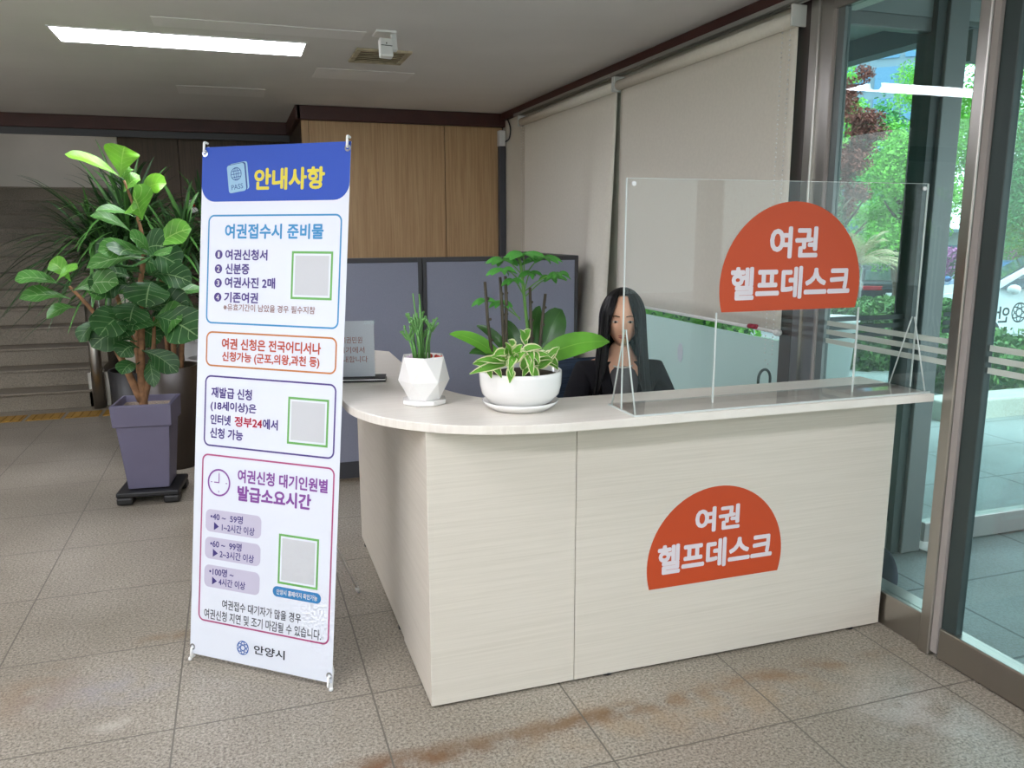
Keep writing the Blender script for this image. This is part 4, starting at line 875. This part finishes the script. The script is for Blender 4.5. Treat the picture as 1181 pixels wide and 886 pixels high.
g = lambda p, c, r: math.exp(-((p - Vector(c)).length / r) ** 2)
for v in hd.verts:
    p = v.co.copy(); x, y, z = p
    jaw = max(0, -z); sx = .074 * (1 - .34 * jaw ** 1.8); sy = .094 * (1 - .12 * jaw); q = Vector((x * sx, y * sy - .01 * jaw, z * .117))
    if y < 0: q.y *= .96
    d = .024 * g(p, (0, -1, -.2), .16) + .010 * g(p, (0, -1, .02), .12) + .008 * g(p, (0, -.85, -.55), .14) + .008 * g(p, (0, -.65, -.85), .2) + .004 * (g(p, (.4, -.85, -.25), .25) + g(p, (-.4, -.85, -.25), .25))
    d -= .010 * (g(p, (.38, -.95, .03), .18) + g(p, (-.38, -.95, .03), .18))
    q.y -= d; v.co = q
for s in (-1, 1):
    ears = bmesh.ops.create_icosphere(hd, subdivisions=2, radius=1)
    for v in ears['verts']: v.co = Vector((s * .072 + v.co.x * .009, .005 + v.co.y * .02, -.005 + v.co.z * .032))
add_bm(body, hd, MH)
full = bmesh.new(); add_bm(full, body, MP)
po = obj('body', full, 'skin', per); rm = po.modifiers.new('fuse', 'REMESH'); rm.mode = 'VOXEL'; rm.voxel_size = .005; rm.use_smooth_shade = True
sm_ = po.modifiers.new('smooth', 'SMOOTH'); sm_.iterations = 3; sm_.factor = .5
MHW = MP @ MH
for s in (-1, 1):
    bm = nb(); sphere(bm, (0, 0, 0), 1., 2)
    for v in bm.verts: v.co = MHW @ Vector((s * .031 + v.co.x * .0135, -.0805 + v.co.y * .008, .004 + v.co.z * .0055))
    ey = obj('eye', bm, 'eye_white', per)
    bm = nb(); sphere(bm, (0, 0, 0), 1., 2)
    for v in bm.verts: v.co = MHW @ Vector((s * .031 + v.co.x * .006, -.0858 + v.co.y * .004, .004 + v.co.z * .0054))
    obj('iris', bm, 'eye_dark', ey)
    bm = nb(); tube(bm, [MHW @ Vector((s * a, -y_, z_)) for a, y_, z_ in ((.014, .0935, .028), (.03, .091, .031), (.046, .081, .026))], [.0018, .0022, .001], 6); obj('eyebrow', bm, 'hair', per)
bm = nb()
for dz, w_ in ((.003, .019), (-.004, .017)):
    tube(bm, [MHW @ Vector((x * w_, -.0965 + abs(x) * .006, -.058 + dz + (.002 if abs(x) == .5 and dz > 0 else 0))) for x in (-1, -.5, 0, .5, 1)], [.001, .0035, .0038, .0035, .001], 6)
obj('lips', bm, 'lip', per)
# hair: one continuous shell from the parting, down over the shoulders
bm = nb(); na, nr = 96, 30; g_ = []
FA = math.radians(38)
for i in range(na + 1):
    a = FA * .0 + 2 * PI * i / na; row = []           # a = 0 in front
    fr = abs((a + PI) % (2 * PI) - PI)                 # angle from the front
    for k in range(nr + 1):
        t = k / nr
        cx, cy = math.sin(a), -math.cos(a)
        q_ = min(1, max(0, (fr - .38) / .48)); q_ = q_ * q_ * (3 - 2 * q_); tend = .13 + .87 * q_
        t *= tend
        arc = min(1, t / .34); el = PI / 2 * (1 - arc)
        rx, ry, rz = .087, .107, .124
        x = rx * math.cos(el) * cx; y = ry * math.cos(el) * cy + .004; z = rz * math.sin(el)
        if t > .34:
            dn = (t - .34) / .66; z = -dn * .33
            spread = 1 + .1 * dn + .14 * dn * dn; x *= spread; y = y * (1 - .1 * dn)
            if fr < 1.6: y -= .035 * dn; x += (.012 if cx > 0 else -.012) * dn
            if fr > 1.6: y += .05 * dn
        wob = .0035 * math.sin(a * 23 + 1.3) + .002 * math.sin(a * 41)
        m = 1 + (wob / .09) * min(1, t * 3); row.append(bm.verts.new(MP @ Matrix.Translation((0, -.03, 1.222)) @ Matrix.Rotation(math.radians(-12), 4, 'Z') @ Vector((x * m, y * m, z))))
    g_.append(row)
for i in range(na):
    for k in range(nr):
        try: bm.faces.new((g_[i][k], g_[i + 1][k], g_[i + 1][k + 1], g_[i][k + 1])).smooth = True
        except ValueError: pass
bmesh.ops.remove_doubles(bm, verts=bm.verts, dist=.0004)
ho = obj('hair', bm, 'hair', per, solid=.012); ho.modifiers['solid'].offset = -1
# clothes
V = [(0, 0, .56, (.165, .135)), (0, .01, .72, (.135, .11)), (0, .008, .89, (.166, .13)), (0, .015, .985, (.13, .1)), (0, .02, 1.035, (.07, .06))]; E_ = [(0, 1), (1, 2), (2, 3), (3, 4)]
for s in (-1, 1): chain(3, [(s * .15, .015, .975, .074), (s * .205, -.01, .86, .062), (s * .232, -.06, .765, .055), (s * .18, -.2, .778, .046), (s * .15, -.27, .775, .04)])
bz = skin_mesh(V, E_)
dl = [f for f in bz.faces if (lambda c: c.y < -.02 and abs(c.x) < .012 + .055 * max(0, (c.z - .72)) / .3 and c.z > .72 or c.z > 1.048)(f.calc_center_median())]
bmesh.ops.delete(bz, geom=dl, context='FACES'); full = bmesh.new(); add_bm(full, bz, MP); obj('blazer', full, 'blazer', per, solid=.008)
bm = nb()
for s in (-1, 1):
    P = [(s * .075, -.05, 1.045), (s * .085, -.1, .98), (s * .06, -.125, .86), (s * .018, -.125, .73)]
    leaf(bm, [MP @ Vector(p) for p in smooth_path(P, 4)], .05, (0, -1, .1), 'long', .1, 0, 0, 2)
obj('lapels', bm, 'blazer', per, solid=.006)
V = [(0, 0, .56, (.155, .125)), (0, .01, .72, (.122, .098)), (0, .005, .9, (.155, .118)), (0, .008, .985, (.12, .092)), (0, .008, 1.045, (.07, .066))]; E_ = [(0, 1), (1, 2), (2, 3), (3, 4)]
tp = skin_mesh(V, E_); full = bmesh.new(); add_bm(full, tp, MP); obj('top', full, 'grey_top', per)
bm = nb(); P = [MP @ Vector((.062 * math.sin(a), .005 - .075 * math.cos(a), 1.03 - .035 * (1 + math.cos(a)) * .5 + .02)) for a in [2 * PI * k / 32 for k in range(33)]]; tube(bm, P, .0035, 6); obj('necklace', bm, 'necklace', per)
V = [(0, 0, .53, (.17, .14))]; E_ = []
for s in (-1, 1): chain(0, [(s * .09, -.06, .525, .1), (s * .1, -.38, .525, .075), (s * .1, -.37, .3, .066), (s * .1, -.32, .1, .058)])
tq = skin_mesh(V, E_); full = bmesh.new(); add_bm(full, tq, MP); obj('trousers', full, 'trousers', per)
for s in (-1, 1):
    bm = nb(); sphere(bm, (0, 0, 0), 1, 2)
    for v in bm.verts: v.co = MP @ Vector((s * .1 + v.co.x * .045, -.37 + v.co.y * .12, .045 + v.co.z * (.045 if v.co.z > 0 else .043)))
    obj('shoe', bm, 'black_plastic', per)
# office chair
ch = thing('office_chair', 'office chair with dark blue ribbed mesh back behind the seated woman', 'chair', (1.52, 3.32, 0))
MC = Matrix.Translation((1.54, 3.28, 0)) @ Matrix.Rotation(math.radians(8), 4, 'Z')
bm = nb(); pr = roundrect(.48, .46, .08); prism(bm, pr, .37, .43, MC); obj('seat', bm, 'mesh_blue', ch, bevel=.015)
bm = nb(); g2 = []
for i in range(13):
    x = -.25 + .5 * i / 12; g2.append([bm.verts.new(MC @ Vector((x, .20 + .05 * (k / 8) - .16 * (abs(x) / .25) ** 2 * .5, .5 + .5 * k / 8))) for k in range(9)])
for i in range(12):
    for k in range(8): bm.faces.new((g2[i][k], g2[i + 1][k], g2[i + 1][k + 1], g2[i][k + 1])).smooth = True
obj('backrest', bm, 'mesh_blue', ch, solid=.02)
bm = nb(); tube(bm, [MC @ Vector((0, 0, .08)), MC @ Vector((0, 0, .38))], .025, 12); obj('gas_lift', bm, 'black_plastic', ch)
bm = nb(); tube(bm, smooth_path([MC @ Vector((0, .05, .36)), MC @ Vector((0, .27, .4)), MC @ Vector((0, .25, .6))]), .018, 8); obj('back_post', bm, 'black_plastic', ch)
for k in range(5):
    a = 2 * PI * k / 5 + .3; bm = nb(); e_ = Vector((.28 * math.cos(a), .28 * math.sin(a), .065)); tube(bm, [MC @ Vector((0, 0, .09)), MC @ e_], [.022, .014], 8); lg = obj('leg', bm, 'black_plastic', ch)
    bm = nb(); q = MC @ e_; tube(bm, [(q.x - .012, q.y, .028), (q.x + .012, q.y, .028)], .026, 14); obj('castor', bm, 'black_plastic', lg)

# ---------------------------------------------------------------- outside: vestibule, garden, cars
SD = (math.sin(math.radians(43)), math.cos(math.radians(43)))
def gz(x, y): return -max(0, x * SD[0] + y * SD[1] - 10.) * .05
bm = nb(); G = {}
xs = [XW + .06 + 2.2 * i for i in range(45)]; ysx = [-14 + 2.5 * i for i in range(50)]
for i, x in enumerate(xs):
    for j, y in enumerate(ysx): G[i, j] = bm.verts.new((x, y, gz(x, y) - .012))
for i in range(len(xs) - 1):
    for j in range(len(ysx) - 1):
        f = bm.faces.new((G[i, j], G[i + 1, j], G[i + 1, j + 1], G[i, j + 1])); c_ = f.calc_center_median(); f.material_index = 0 if c_.x * SD[0] + c_.y * SD[1] < 11 else 1
struct('ground', bm, ['paving_stone', 'asphalt'])
YV = 3.08
bm = nb(); box(bm, 3.07, 3.185, YV - .05, YV + .08, 0, 3.0); w4 = struct('window_4', bm, 'frame_grey', .005)
bm = nb(); box(bm, 3.02, 3.07, YV - .03, YV + .08, 0.0, 3.0); struct('dark_mullion', bm, 'frame_dark', parent=w4)
bm = nb(); box(bm, 2.53, 3.12, YV, YV + .06, 0, .16); box(bm, 3.26, 6.5, YV, YV + .06, 0, .12); struct('bottom_rail', bm, 'aluminium', .004, parent=w4)
bm = nb(); box(bm, 2.53, 3.12, YV, YV + .06, 2.47, 2.53); box(bm, 3.26, 6.5, YV, YV + .06, 2.36, 2.5); box(bm, 6.4, 6.5, YV, YV + .06, .12, 2.4); struct('head_rail', bm, 'frame_grey', .004, parent=w4)
bm = nb(); box(bm, 2.53, 3.12, YV + .02, YV + .03, .16, 2.47); box(bm, 3.26, 6.4, YV + .02, YV + .03, .12, 2.36); struct('pane', bm, 'tint_glass', parent=w4)
bm = nb()
for z in (1.2, 1.16, 1.12):
    box(bm, 2.53, 3.06, YV + .012, YV + .014, z - .022, z); box(bm, 3.26, 3.34, YV + .012, YV + .014, z - .022, z)
struct('film_stripes', bm, 'frame_dark', parent=w4)  # light grey film given a dark colour, standing in for backlighting
MV = Matrix(((-1, 0, 0, 0), (0, 0, 1, YV + .031), (0, 1, 0, 0), (0, 0, 0, 1)))   # read from outside, mirrored from inside
bm = nb(); text_bm(bm, '안양시', .25, .085, MV @ Matrix.Translation((-3.585, 1.172, 0)), 2, .0005)
for a in (0, 60, 120): ring_face(bm, circle(0, 0, .05, 32, .42), circle(0, 0, .043, 32, .35), .0006 + a * 1e-6, MV @ Matrix.Translation((-3.775, 1.18, 0)) @ Matrix.Rotation(math.radians(a), 4, 'Z'))
ring_face(bm, circle(0, 0, .052, 32), circle(0, 0, .045, 32), .0007, MV @ Matrix.Translation((-3.775, 1.18, 0)))
struct('lettering', bm, 'frame_dark', parent=w4)
bm = nb(); box(bm, XW + .1, 6.6, -4, YV + .1, 2.62, 2.72); struct('ceiling_vestibule', bm, 'canopy')
bm = nb(); box(bm, XW + .1, 5.0, YV + .1, 12, 3.12, 3.3); struct('ceiling_canopy', bm, 'canopy')
bm = nb(); box(bm, 4.9, 5.06, YV + .1, 12, 2.96, 3.3); struct('trim_canopy_fascia', bm, 'canopy_dark')
bm = nb(); box(bm, XW + .1, 6.6, YV + .0, YV + .08, 2.53, 3.3); struct('wall_vestibule_head', bm, 'canopy')
bm = nb(); box(bm, XW + .2, XW + .3, 3.2, 12, 2.9, 3.4); struct('wall_outside_head', bm, 'canopy')
# kerb and hedges
def foliage_bm(bm, blobs, n, size, rs, mi=0, shell=.55):
    tot = sum(b[3] * b[4] * b[5] for b in blobs) or 1
    uvl = bm.loops.layers.uv.verify()
    for (x, y, z, rx, ry, rz) in blobs:
        for _ in range(int(n * rx * ry * rz / tot)):
            d = Vector((rs.gauss(0, 1), rs.gauss(0, 1), rs.gauss(0, 1))).normalized() * rs.uniform(shell, 1.05) ; p = Vector((x + d.x * rx, y + d.y * ry, z + d.z * rz))
            a = Vector((rs.gauss(0, 1), rs.gauss(0, 1), rs.gauss(0, .6))).normalized(); b = a.cross(Vector((rs.gauss(0, 1), rs.gauss(0, 1), rs.gauss(0, 1)))).normalized(); s = size * rs.uniform(.6, 1.4)
            v = [bm.verts.new(p + a * s), bm.verts.new(p + b * s * .5), bm.verts.new(p - a * s), bm.verts.new(p - b * s * .5)]; bm.faces.new(v).material_index = mi
def leafbox(bm, x0, x1, y0, y1, z0, z1, n, size, rs):
    for _ in range(n):
        p = Vector((rs.uniform(x0, x1), rs.uniform(y0, y1), rs.uniform(z0, z1))); fce = rs.randrange(4)
        if fce == 0: p.z = z1 + rs.uniform(-.06, .04)
        elif fce == 1: p.y = y0 + rs.uniform(-.04, .06)
        elif fce == 2: p.x = x0 + rs.uniform(-.04, .06)
        a = Vector((rs.gauss(0, 1), rs.gauss(0, 1), rs.gauss(0, 1))).normalized(); b = a.cross(Vector((rs.gauss(0, 1), rs.gauss(0, 1), rs.gauss(0, 1)))).normalized(); s = size * rs.uniform(.6, 1.4)
        bm.faces.new([bm.verts.new(p + q) for q in (a * s, b * s * .5, -a * s, -b * s * .5)])
rs = random.Random(77)
def hedge(name, label, x0, x1, y0, y1, z0, z1, n, m='leaf_hedge', size=.05, cat='hedge'):
    r = thing(name, label, cat, ((x0 + x1) / 2, (y0 + y1) / 2, z0))
    bm = nb(); leafbox(bm, x0, x1, y0, y1, z0 + .05, z1, n, size, rs); f = obj('foliage', bm, m, r)
    bm = nb(); box(bm, x0 + .08, x1 - .08, y0 + .08, y1 - .08, z0, z1 - .07); obj('branches', bm, 'leaf_conifer', r)
hedge('garden_hedge', 'clipped green hedge outside beside the white planter, in front of the cars', 6.9, 8.6, 7.6, 8.7, -.1, .68, 7000)
bm = nb(); box(bm, 5.6, 14, 5.2, 5.5, -.1, .16); tag(obj('garden_kerb', bm, 'kerb_stone', loc=(8, 5.3, -.1), bevel=.02), 'pale stone kerb outside the right-hand glass door', 'kerb')
hedge('garden_hedge', 'low green hedge on the stone kerb outside the right-hand glass door', 6.6, 12, 5.65, 6.7, -.1, .5, 6000)
hedge('flower_bed', 'row of purple flowering shrubs beyond the parked cars', 23, 30, 20.5, 24, -1.3, .85, 5000, 'blossom', .11, 'flowers')
# white planter
wp = thing('outdoor_planter', 'tall white round planter standing outside by the hedge', 'planter', (6.22, 7.3, 0))
bm = nb(); lathe(bm, [(0, -.02), (.15, -.02), (.2, .6), (.225, .61), (.225, .66), (.19, .66), (.185, .58), (0, .58)], (6.22, 7.3), 36, cap=False); obj('pot', bm, 'planter_white', wp)
bm = nb(); lathe(bm, [(0, .6), (.185, .6)], (6.22, 7.3), 24, cap=False); obj('soil', bm, 'soil', wp)
# cycad palm with straw fronds
cy = thing('palm_shrub', 'pale straw-coloured palm shrub with feathery fronds in front of the dark car', 'shrub', (8.75, 9.95, -.15))
bm = nb(); tube(bm, [(8.75, 9.95, -.2), (8.75, 9.95, 1.1)], [.07, .055], 10); obj('trunk', bm, 'bark_dark', cy)
bm = nb(); rs = random.Random(15)
for k in range(26):
    a = rs.uniform(0, 2 * PI); el = rs.uniform(.35, 1.3); L = rs.uniform(.65, .95); b = Vector((8.75, 9.95, 1.1)); d = Vector((math.cos(a) * math.cos(el), math.sin(a) * math.cos(el), math.sin(el))); P = []
    for q in range(9):
        t = q / 8; p = b + d * L * t; p.z -= .35 * t * t; P.append(p)
    tube(bm, P, .008, 4); mi = 0 if rs.random() < .6 else 1
    for q in range(1, 9):
        for h in (0, .5):
            pq = P[q - 1].lerp(P[q], h); dd = (P[q] - P[q - 1]).normalized(); sd = dd.cross(Vector((0, 0, 1))).normalized()
            for s in (-1, 1):
                tp_ = pq + sd * s * .2 * math.sin(PI * (q + h) / 9.5) + dd * .1 - Vector((0, 0, .05)); bm.faces.new([bm.verts.new(x) for x in (pq, pq + dd * .018, tp_)]).material_index = mi
obj('fronds', bm, ['leaf_straw', 'leaf_palm'], cy)
def tree(label, x, y, h0, h1, r, blobs, n, size, m, seed, name='garden_tree', group='trees outside'):
    rs = random.Random(seed); z0 = gz(x, y); t = thing(name, label, 'tree', (x, y, z0), group)
    bm = nb(); tube(bm, smooth_path([(x, y, z0), (x + .1, y, (z0 + h0) / 2), (x, y + .05, h0), (x + .05, y, h1 * .85)]), [r * (1 - .7 * i / 18) for i in range(19)], 8)
    for k in range(7):
        a = rs.uniform(0, 6.28); z = h0 * .8 + (h1 - h0) * rs.uniform(0, .6); l = rs.uniform(.3, .6) * (h1 - h0) * .45
        tube(bm, [(x, y, z), (x + l * .5 * math.cos(a), y + l * .5 * math.sin(a), z + l * .35), (x + l * math.cos(a), y + l * math.sin(a), z + l * .8)], [r * .4, r * .25, r * .1], 6)
    obj('trunk', bm, 'bark_dark', t); bm = nb(); foliage_bm(bm, blobs, n, size, rs, 0, .25); obj('foliage', bm, m, t)
def blobs(x, y, z0, z1, r, k, seed, flat=.6):
    rs = random.Random(seed); out = []
    for i in range(k):
        t = (i + .5) / k; rr = r * math.sin(PI * (.12 + .8 * t)) ** .7; a = rs.uniform(0, 6.28); out.append((x + rr * .55 * math.cos(a), y + rr * .55 * math.sin(a), z0 + (z1 - z0) * t, rr * .7, rr * .7, r * flat * rs.uniform(.5, .8)))
    return out
tree('dark red-leaved maple outside, left in the view through the fixed pane', 12.35, 14.5, 1.6, 4.6, .1, blobs(12.35, 14.5, 1.9, 4.9, .62, 10, 1), 11000, .035, 'leaf_maple', 1)
tree('dark green conifer outside beside the red-leaved maple', 9.9, 12.1, .4, 2.9, .08, [(9.9, 12.1, .6, .5, .5, .6), (9.9, 12.1, 1.3, .42, .42, .6), (9.9, 12.1, 2.0, .3, .3, .6), (9.9, 12.1, 2.6, .17, .17, .5)], 8000, .028, 'leaf_conifer', 2)
tree('bright green bushy tree outside, low and wide behind the palm shrub', 15.4, 16.2, .8, 3.4, .12, blobs(15.4, 16.2, .9, 4.0, 1.3, 13, 3), 24000, .045, 'leaf_green', 3)
tree('tall fresh green tree outside, in front of the office tower', 22.0, 22.2, 2.5, 8.2, .14, blobs(22.0, 22.2, 3.4, 9.0, 1.3, 13, 4), 15000, .045, 'leaf_fresh', 4)
tree('green tree outside seen between the vestibule frame and the steel post', 20.5, 18.0, 1.5, 7., .16, blobs(20.5, 18.0, .6, 8, 2.1, 16, 5), 34000, .05, 'leaf_green', 5)
tree('blue-green tree outside seen through the right-hand glass door', 20.6, 15.5, 1.3, 7., .16, blobs(20.6, 15.5, .8, 8.2, 2.9, 18, 6), 42000, .05, 'leaf_teal', 6)
tree('slender green tree outside at the left edge of the fixed pane', 22.2, 26.4, 2., 7.5, .12, blobs(22.2, 26.4, 3.4, 8., .95, 9, 7), 7000, .05, 'leaf_fresh', 7)
hedge('garden_shrub', 'green shrubs glimpsed in a thin strip under the hem of the cream blind', 3.0, 4.1, 5.7, 7.0, 0, 1.35, 6000, 'leaf_fresh', .05, 'shrub')
for q_, (x_, y_, r_, h_) in enumerate(((27, 37.5, 2.6, 8), (32, 34, 2.6, 7.5), (36, 27, 2.6, 8.5), (40.5, 24, 2.6, 8), (42, 18, 2.6, 8), (37, 31, 2.2, 6))):
    tree('broad green tree standing far off beyond the parked cars', x_, y_, 1.5, h_, .25, blobs(x_, y_, -.6, h_, r_, 12, 30 + q_), 9000, .13, 'leaf_teal' if q_ % 2 else 'leaf_green', 50 + q_, group='distant trees')
# office tower
tw = thing('office_tower', 'tall blue glass office tower far behind the trees outside', 'building', (50, 55, 0)); MT = Matrix.Translation((50, 56, 0)) @ Matrix.Rotation(math.radians(-43 + 90 - 90), 4, 'Z')
bm = nb(); box(bm, -7, 6, 0, 10, -4, 34, MT); obj('wall', bm, 'tower_wall', tw)
k = 0
for i in range(6):
    for j in range(9):
        x = -6.6 + i * 2.1; z = 0.6 + j * 2.4; bm = nb(); box(bm, x, x + 1.7, -.12, .02, z, z + 1.75, MT); obj('window', bm, 'tower_glass', tw)
lw = thing('low_building', 'low pale building with windows beyond the cars, at the far right', 'building', (40, 34.6, -1.5)); ML = Matrix.Translation((41, 33.5, -1.6)) @ Matrix.Rotation(math.radians(-48), 4, 'Z')
bm = nb(); box(bm, -9, 9, 0, 5, 0, 3.0, ML); obj('wall', bm, 'low_wall', lw); bm = nb(); box(bm, -9.3, 9.3, -.4, 5.3, 3.0, 3.2, ML); obj('roof', bm, 'tower_wall', lw)
for i in range(9):
    bm = nb(); box(bm, -8.4 + i * 1.9, -7.2 + i * 1.9, -.06, .02, .9, 2.3, ML); obj('window', bm, 'tower_glass', lw)
# cars
def car(label, x, y, z, rot, paint, L=4.6, W=1.82, H=1.45, details=None):
    r = thing('car', label, 'car', (x, y, z), 'parked cars outside'); M = Matrix.Translation((x, y, z)) @ Matrix.Rotation(rot, 4, 'Z')   # local +x is the front
    prof = [(-L / 2, .35), (-L / 2 + .02, .75), (-L / 2 + .12, .95), (-L * .36, 1.0), (-L * .23, 1.30), (-L * .1, H - .02), (L * .04, H), (L * .13, H - .08), (L * .27, 1.0), (L * .40, .90), (L / 2 - .08, .74), (L / 2, .55), (L / 2 - .03, .28)]
    for wx in (L * .3, -L * .3): prof += [(wx + (.38 if True else 0), .26)] + [(wx + .37 * math.cos(t), .30 + .37 * math.sin(t)) for t in [PI * k / 8 for k in range(1, 8)]] + [(wx - .38, .26)]
    prof += [(-L / 2 + .05, .28)]
    bm = nb(); n = len(prof); R4 = []
    for wy, ins in ((-1, .0), (-.86, 1.), (.86, 1.), (1, .0)): pass
    def yy(z, s): return s * W / 2 * (1. if z < .8 else 1 - .28 * (z - .8) / (H - .8))
    A = [bm.verts.new(M @ Vector((px, yy(pz, -1), pz))) for px, pz in prof]; B = [bm.verts.new(M @ Vector((px, yy(pz, 1), pz))) for px, pz in prof]
    bm.faces.new(A); bm.faces.new(B[::-1])
    for i in range(n): bm.faces.new((A[i], B[i], B[(i + 1) % n], A[(i + 1) % n]))
    bmesh.ops.triangulate(bm, faces=[f for f in bm.faces if len(f.verts) > 4]); obj('body', bm, paint, r, bevel=.035)
    for s in (-1, 1):
        bm = nb(); gp = [(-L * .31, 1.02), (-L * .215, 1.29), (-L * .1, H - .07), (L * .03, H - .05), (L * .12, H - .12), (L * .235, 1.0)]
        a = [bm.verts.new(M @ Vector((px, yy(pz, s) + s * .006, pz))) for px, pz in gp]; b = [bm.verts.new(M @ Vector((px, yy(pz, s) - s * .02, pz))) for px, pz in gp]
        bm.faces.new(a); bm.faces.new(b[::-1])
        for i in range(6): bm.faces.new((a[i], b[i], b[(i + 1) % 6], a[(i + 1) % 6]))
        obj('side_window', bm, 'car_glass', r)
    for nm, (xa, za, xb, zb) in dict(rear_window=(-L * .355, 1.02, -L * .235, 1.29), windscreen=(L * .14, H - .09, L * .265, 1.02)).items():
        bm = nb(); dn = Vector((za - zb, 0, xb - xa)).normalized() * .01; 
        q = [Vector((xa, -yy(za, 1) * .9, za)), Vector((xa, yy(za, 1) * .9, za)), Vector((xb, yy(zb, 1) * .88, zb)), Vector((xb, -yy(zb, 1) * .88, zb))]
        if dn.z < 0: dn = -dn
        a = [bm.verts.new(M @ (p + dn)) for p in q]; b = [bm.verts.new(M @ (p - dn)) for p in q]; bm.faces.new(a); bm.faces.new(b[::-1])
        for i in range(4): bm.faces.new((a[i], b[i], b[(i + 1) % 4], a[(i + 1) % 4]))
        obj(nm, bm, 'car_glass', r)
    for wx in (L * .3, -L * .3):
        for s in (-1, 1):
            bm = nb(); tube(bm, [M @ Vector((wx, s * (W / 2 - .2), .32)), M @ Vector((wx, s * (W / 2 - .005), .32))], .32, 24); wh = obj('wheel', bm, 'tyre', r)
            bm = nb(); tube(bm, [M @ Vector((wx, s * (W / 2 - .02), .32)), M @ Vector((wx, s * (W / 2 + .004), .32))], .2, 16); obj('hubcap', bm, 'chrome', wh)
    for s in (-1, 1):
        bm = nb(); box(bm, -L / 2 - .012, -L / 2 + .25, s * .62 - .26, s * .62 + .26, .78, .9, M); obj('tail_light', bm, 'tail_red', r, bevel=.02)
        bm = nb(); box(bm, L / 2 - .3, L / 2 - .02, s * .66 - .2, s * .66 + .2, .62, .72, M); obj('headlight', bm, 'chrome', r, bevel=.02)
        bm = nb(); sphere(bm, M @ Vector((L * .2, s * (W / 2 + .04), 1.0)), (.09, .09, .07), 2); obj('wing_mirror', bm, paint, r)
    bm = nb(); box(bm, -L / 2 - .02, -L / 2 + .02, -.26, .26, .60, .71, M); obj('number_plate', bm, 'plate', r)
    bm = nb(); box(bm, -L / 2 - .012, -L / 2 + .02, -.4, .4, .83, .85, M); obj('chrome_bar', bm, 'chrome', r)
    return r
a43 = math.radians(47)
car('black saloon car seen from behind, parked beyond the hedge and palm shrub', 18.9, 20.4, gz(18.9, 20.4), a43 + .18, 'car_black')
car('white car parked nearest outside, its front half seen either side of the steel post', 11.5, 8.6, gz(11.5, 8.6) - .02, math.radians(137), 'car_white', 4.5, 1.85, 1.5)
car('blue car parked behind the white car, glimpsed between the frames', 15.4, 13.1, gz(15.4, 13.1), a43 + .1, 'car_blue')
bm = nb(); sphere(bm, (0, 0, 0), 1, 3)
for q in bm.verts: q.co = Vector((2.68 + q.co.x * .05, 2.75 + q.co.y * .09, .06 + q.co.z * (.11 if q.co.z > 0 else .06) * (1 + .2 * math.sin(q.co.x * 5))))
tag(obj('cloth_bundle', bm, 'navy_cloth', loc=(2.68, 2.75, 0)), 'dark navy bundle on the vestibule floor, half hidden by the desk end', 'bundle')
bm = nb(); rs = random.Random(4); g3 = [[bm.verts.new((3.2 + .05 * i, 2.98 + .05 * j, .004 + rs.uniform(0, .02))) for j in range(4)] for i in range(4)]
for i in range(3):
    for j in range(3): bm.faces.new((g3[i][j], g3[i + 1][j], g3[i + 1][j + 1], g3[i][j + 1]))
tag(obj('paper_scrap', bm, 'paper', loc=(3.25, 3.0, 0), solid=.002), 'crumpled pale paper scrap at the foot of the vestibule post', 'paper')
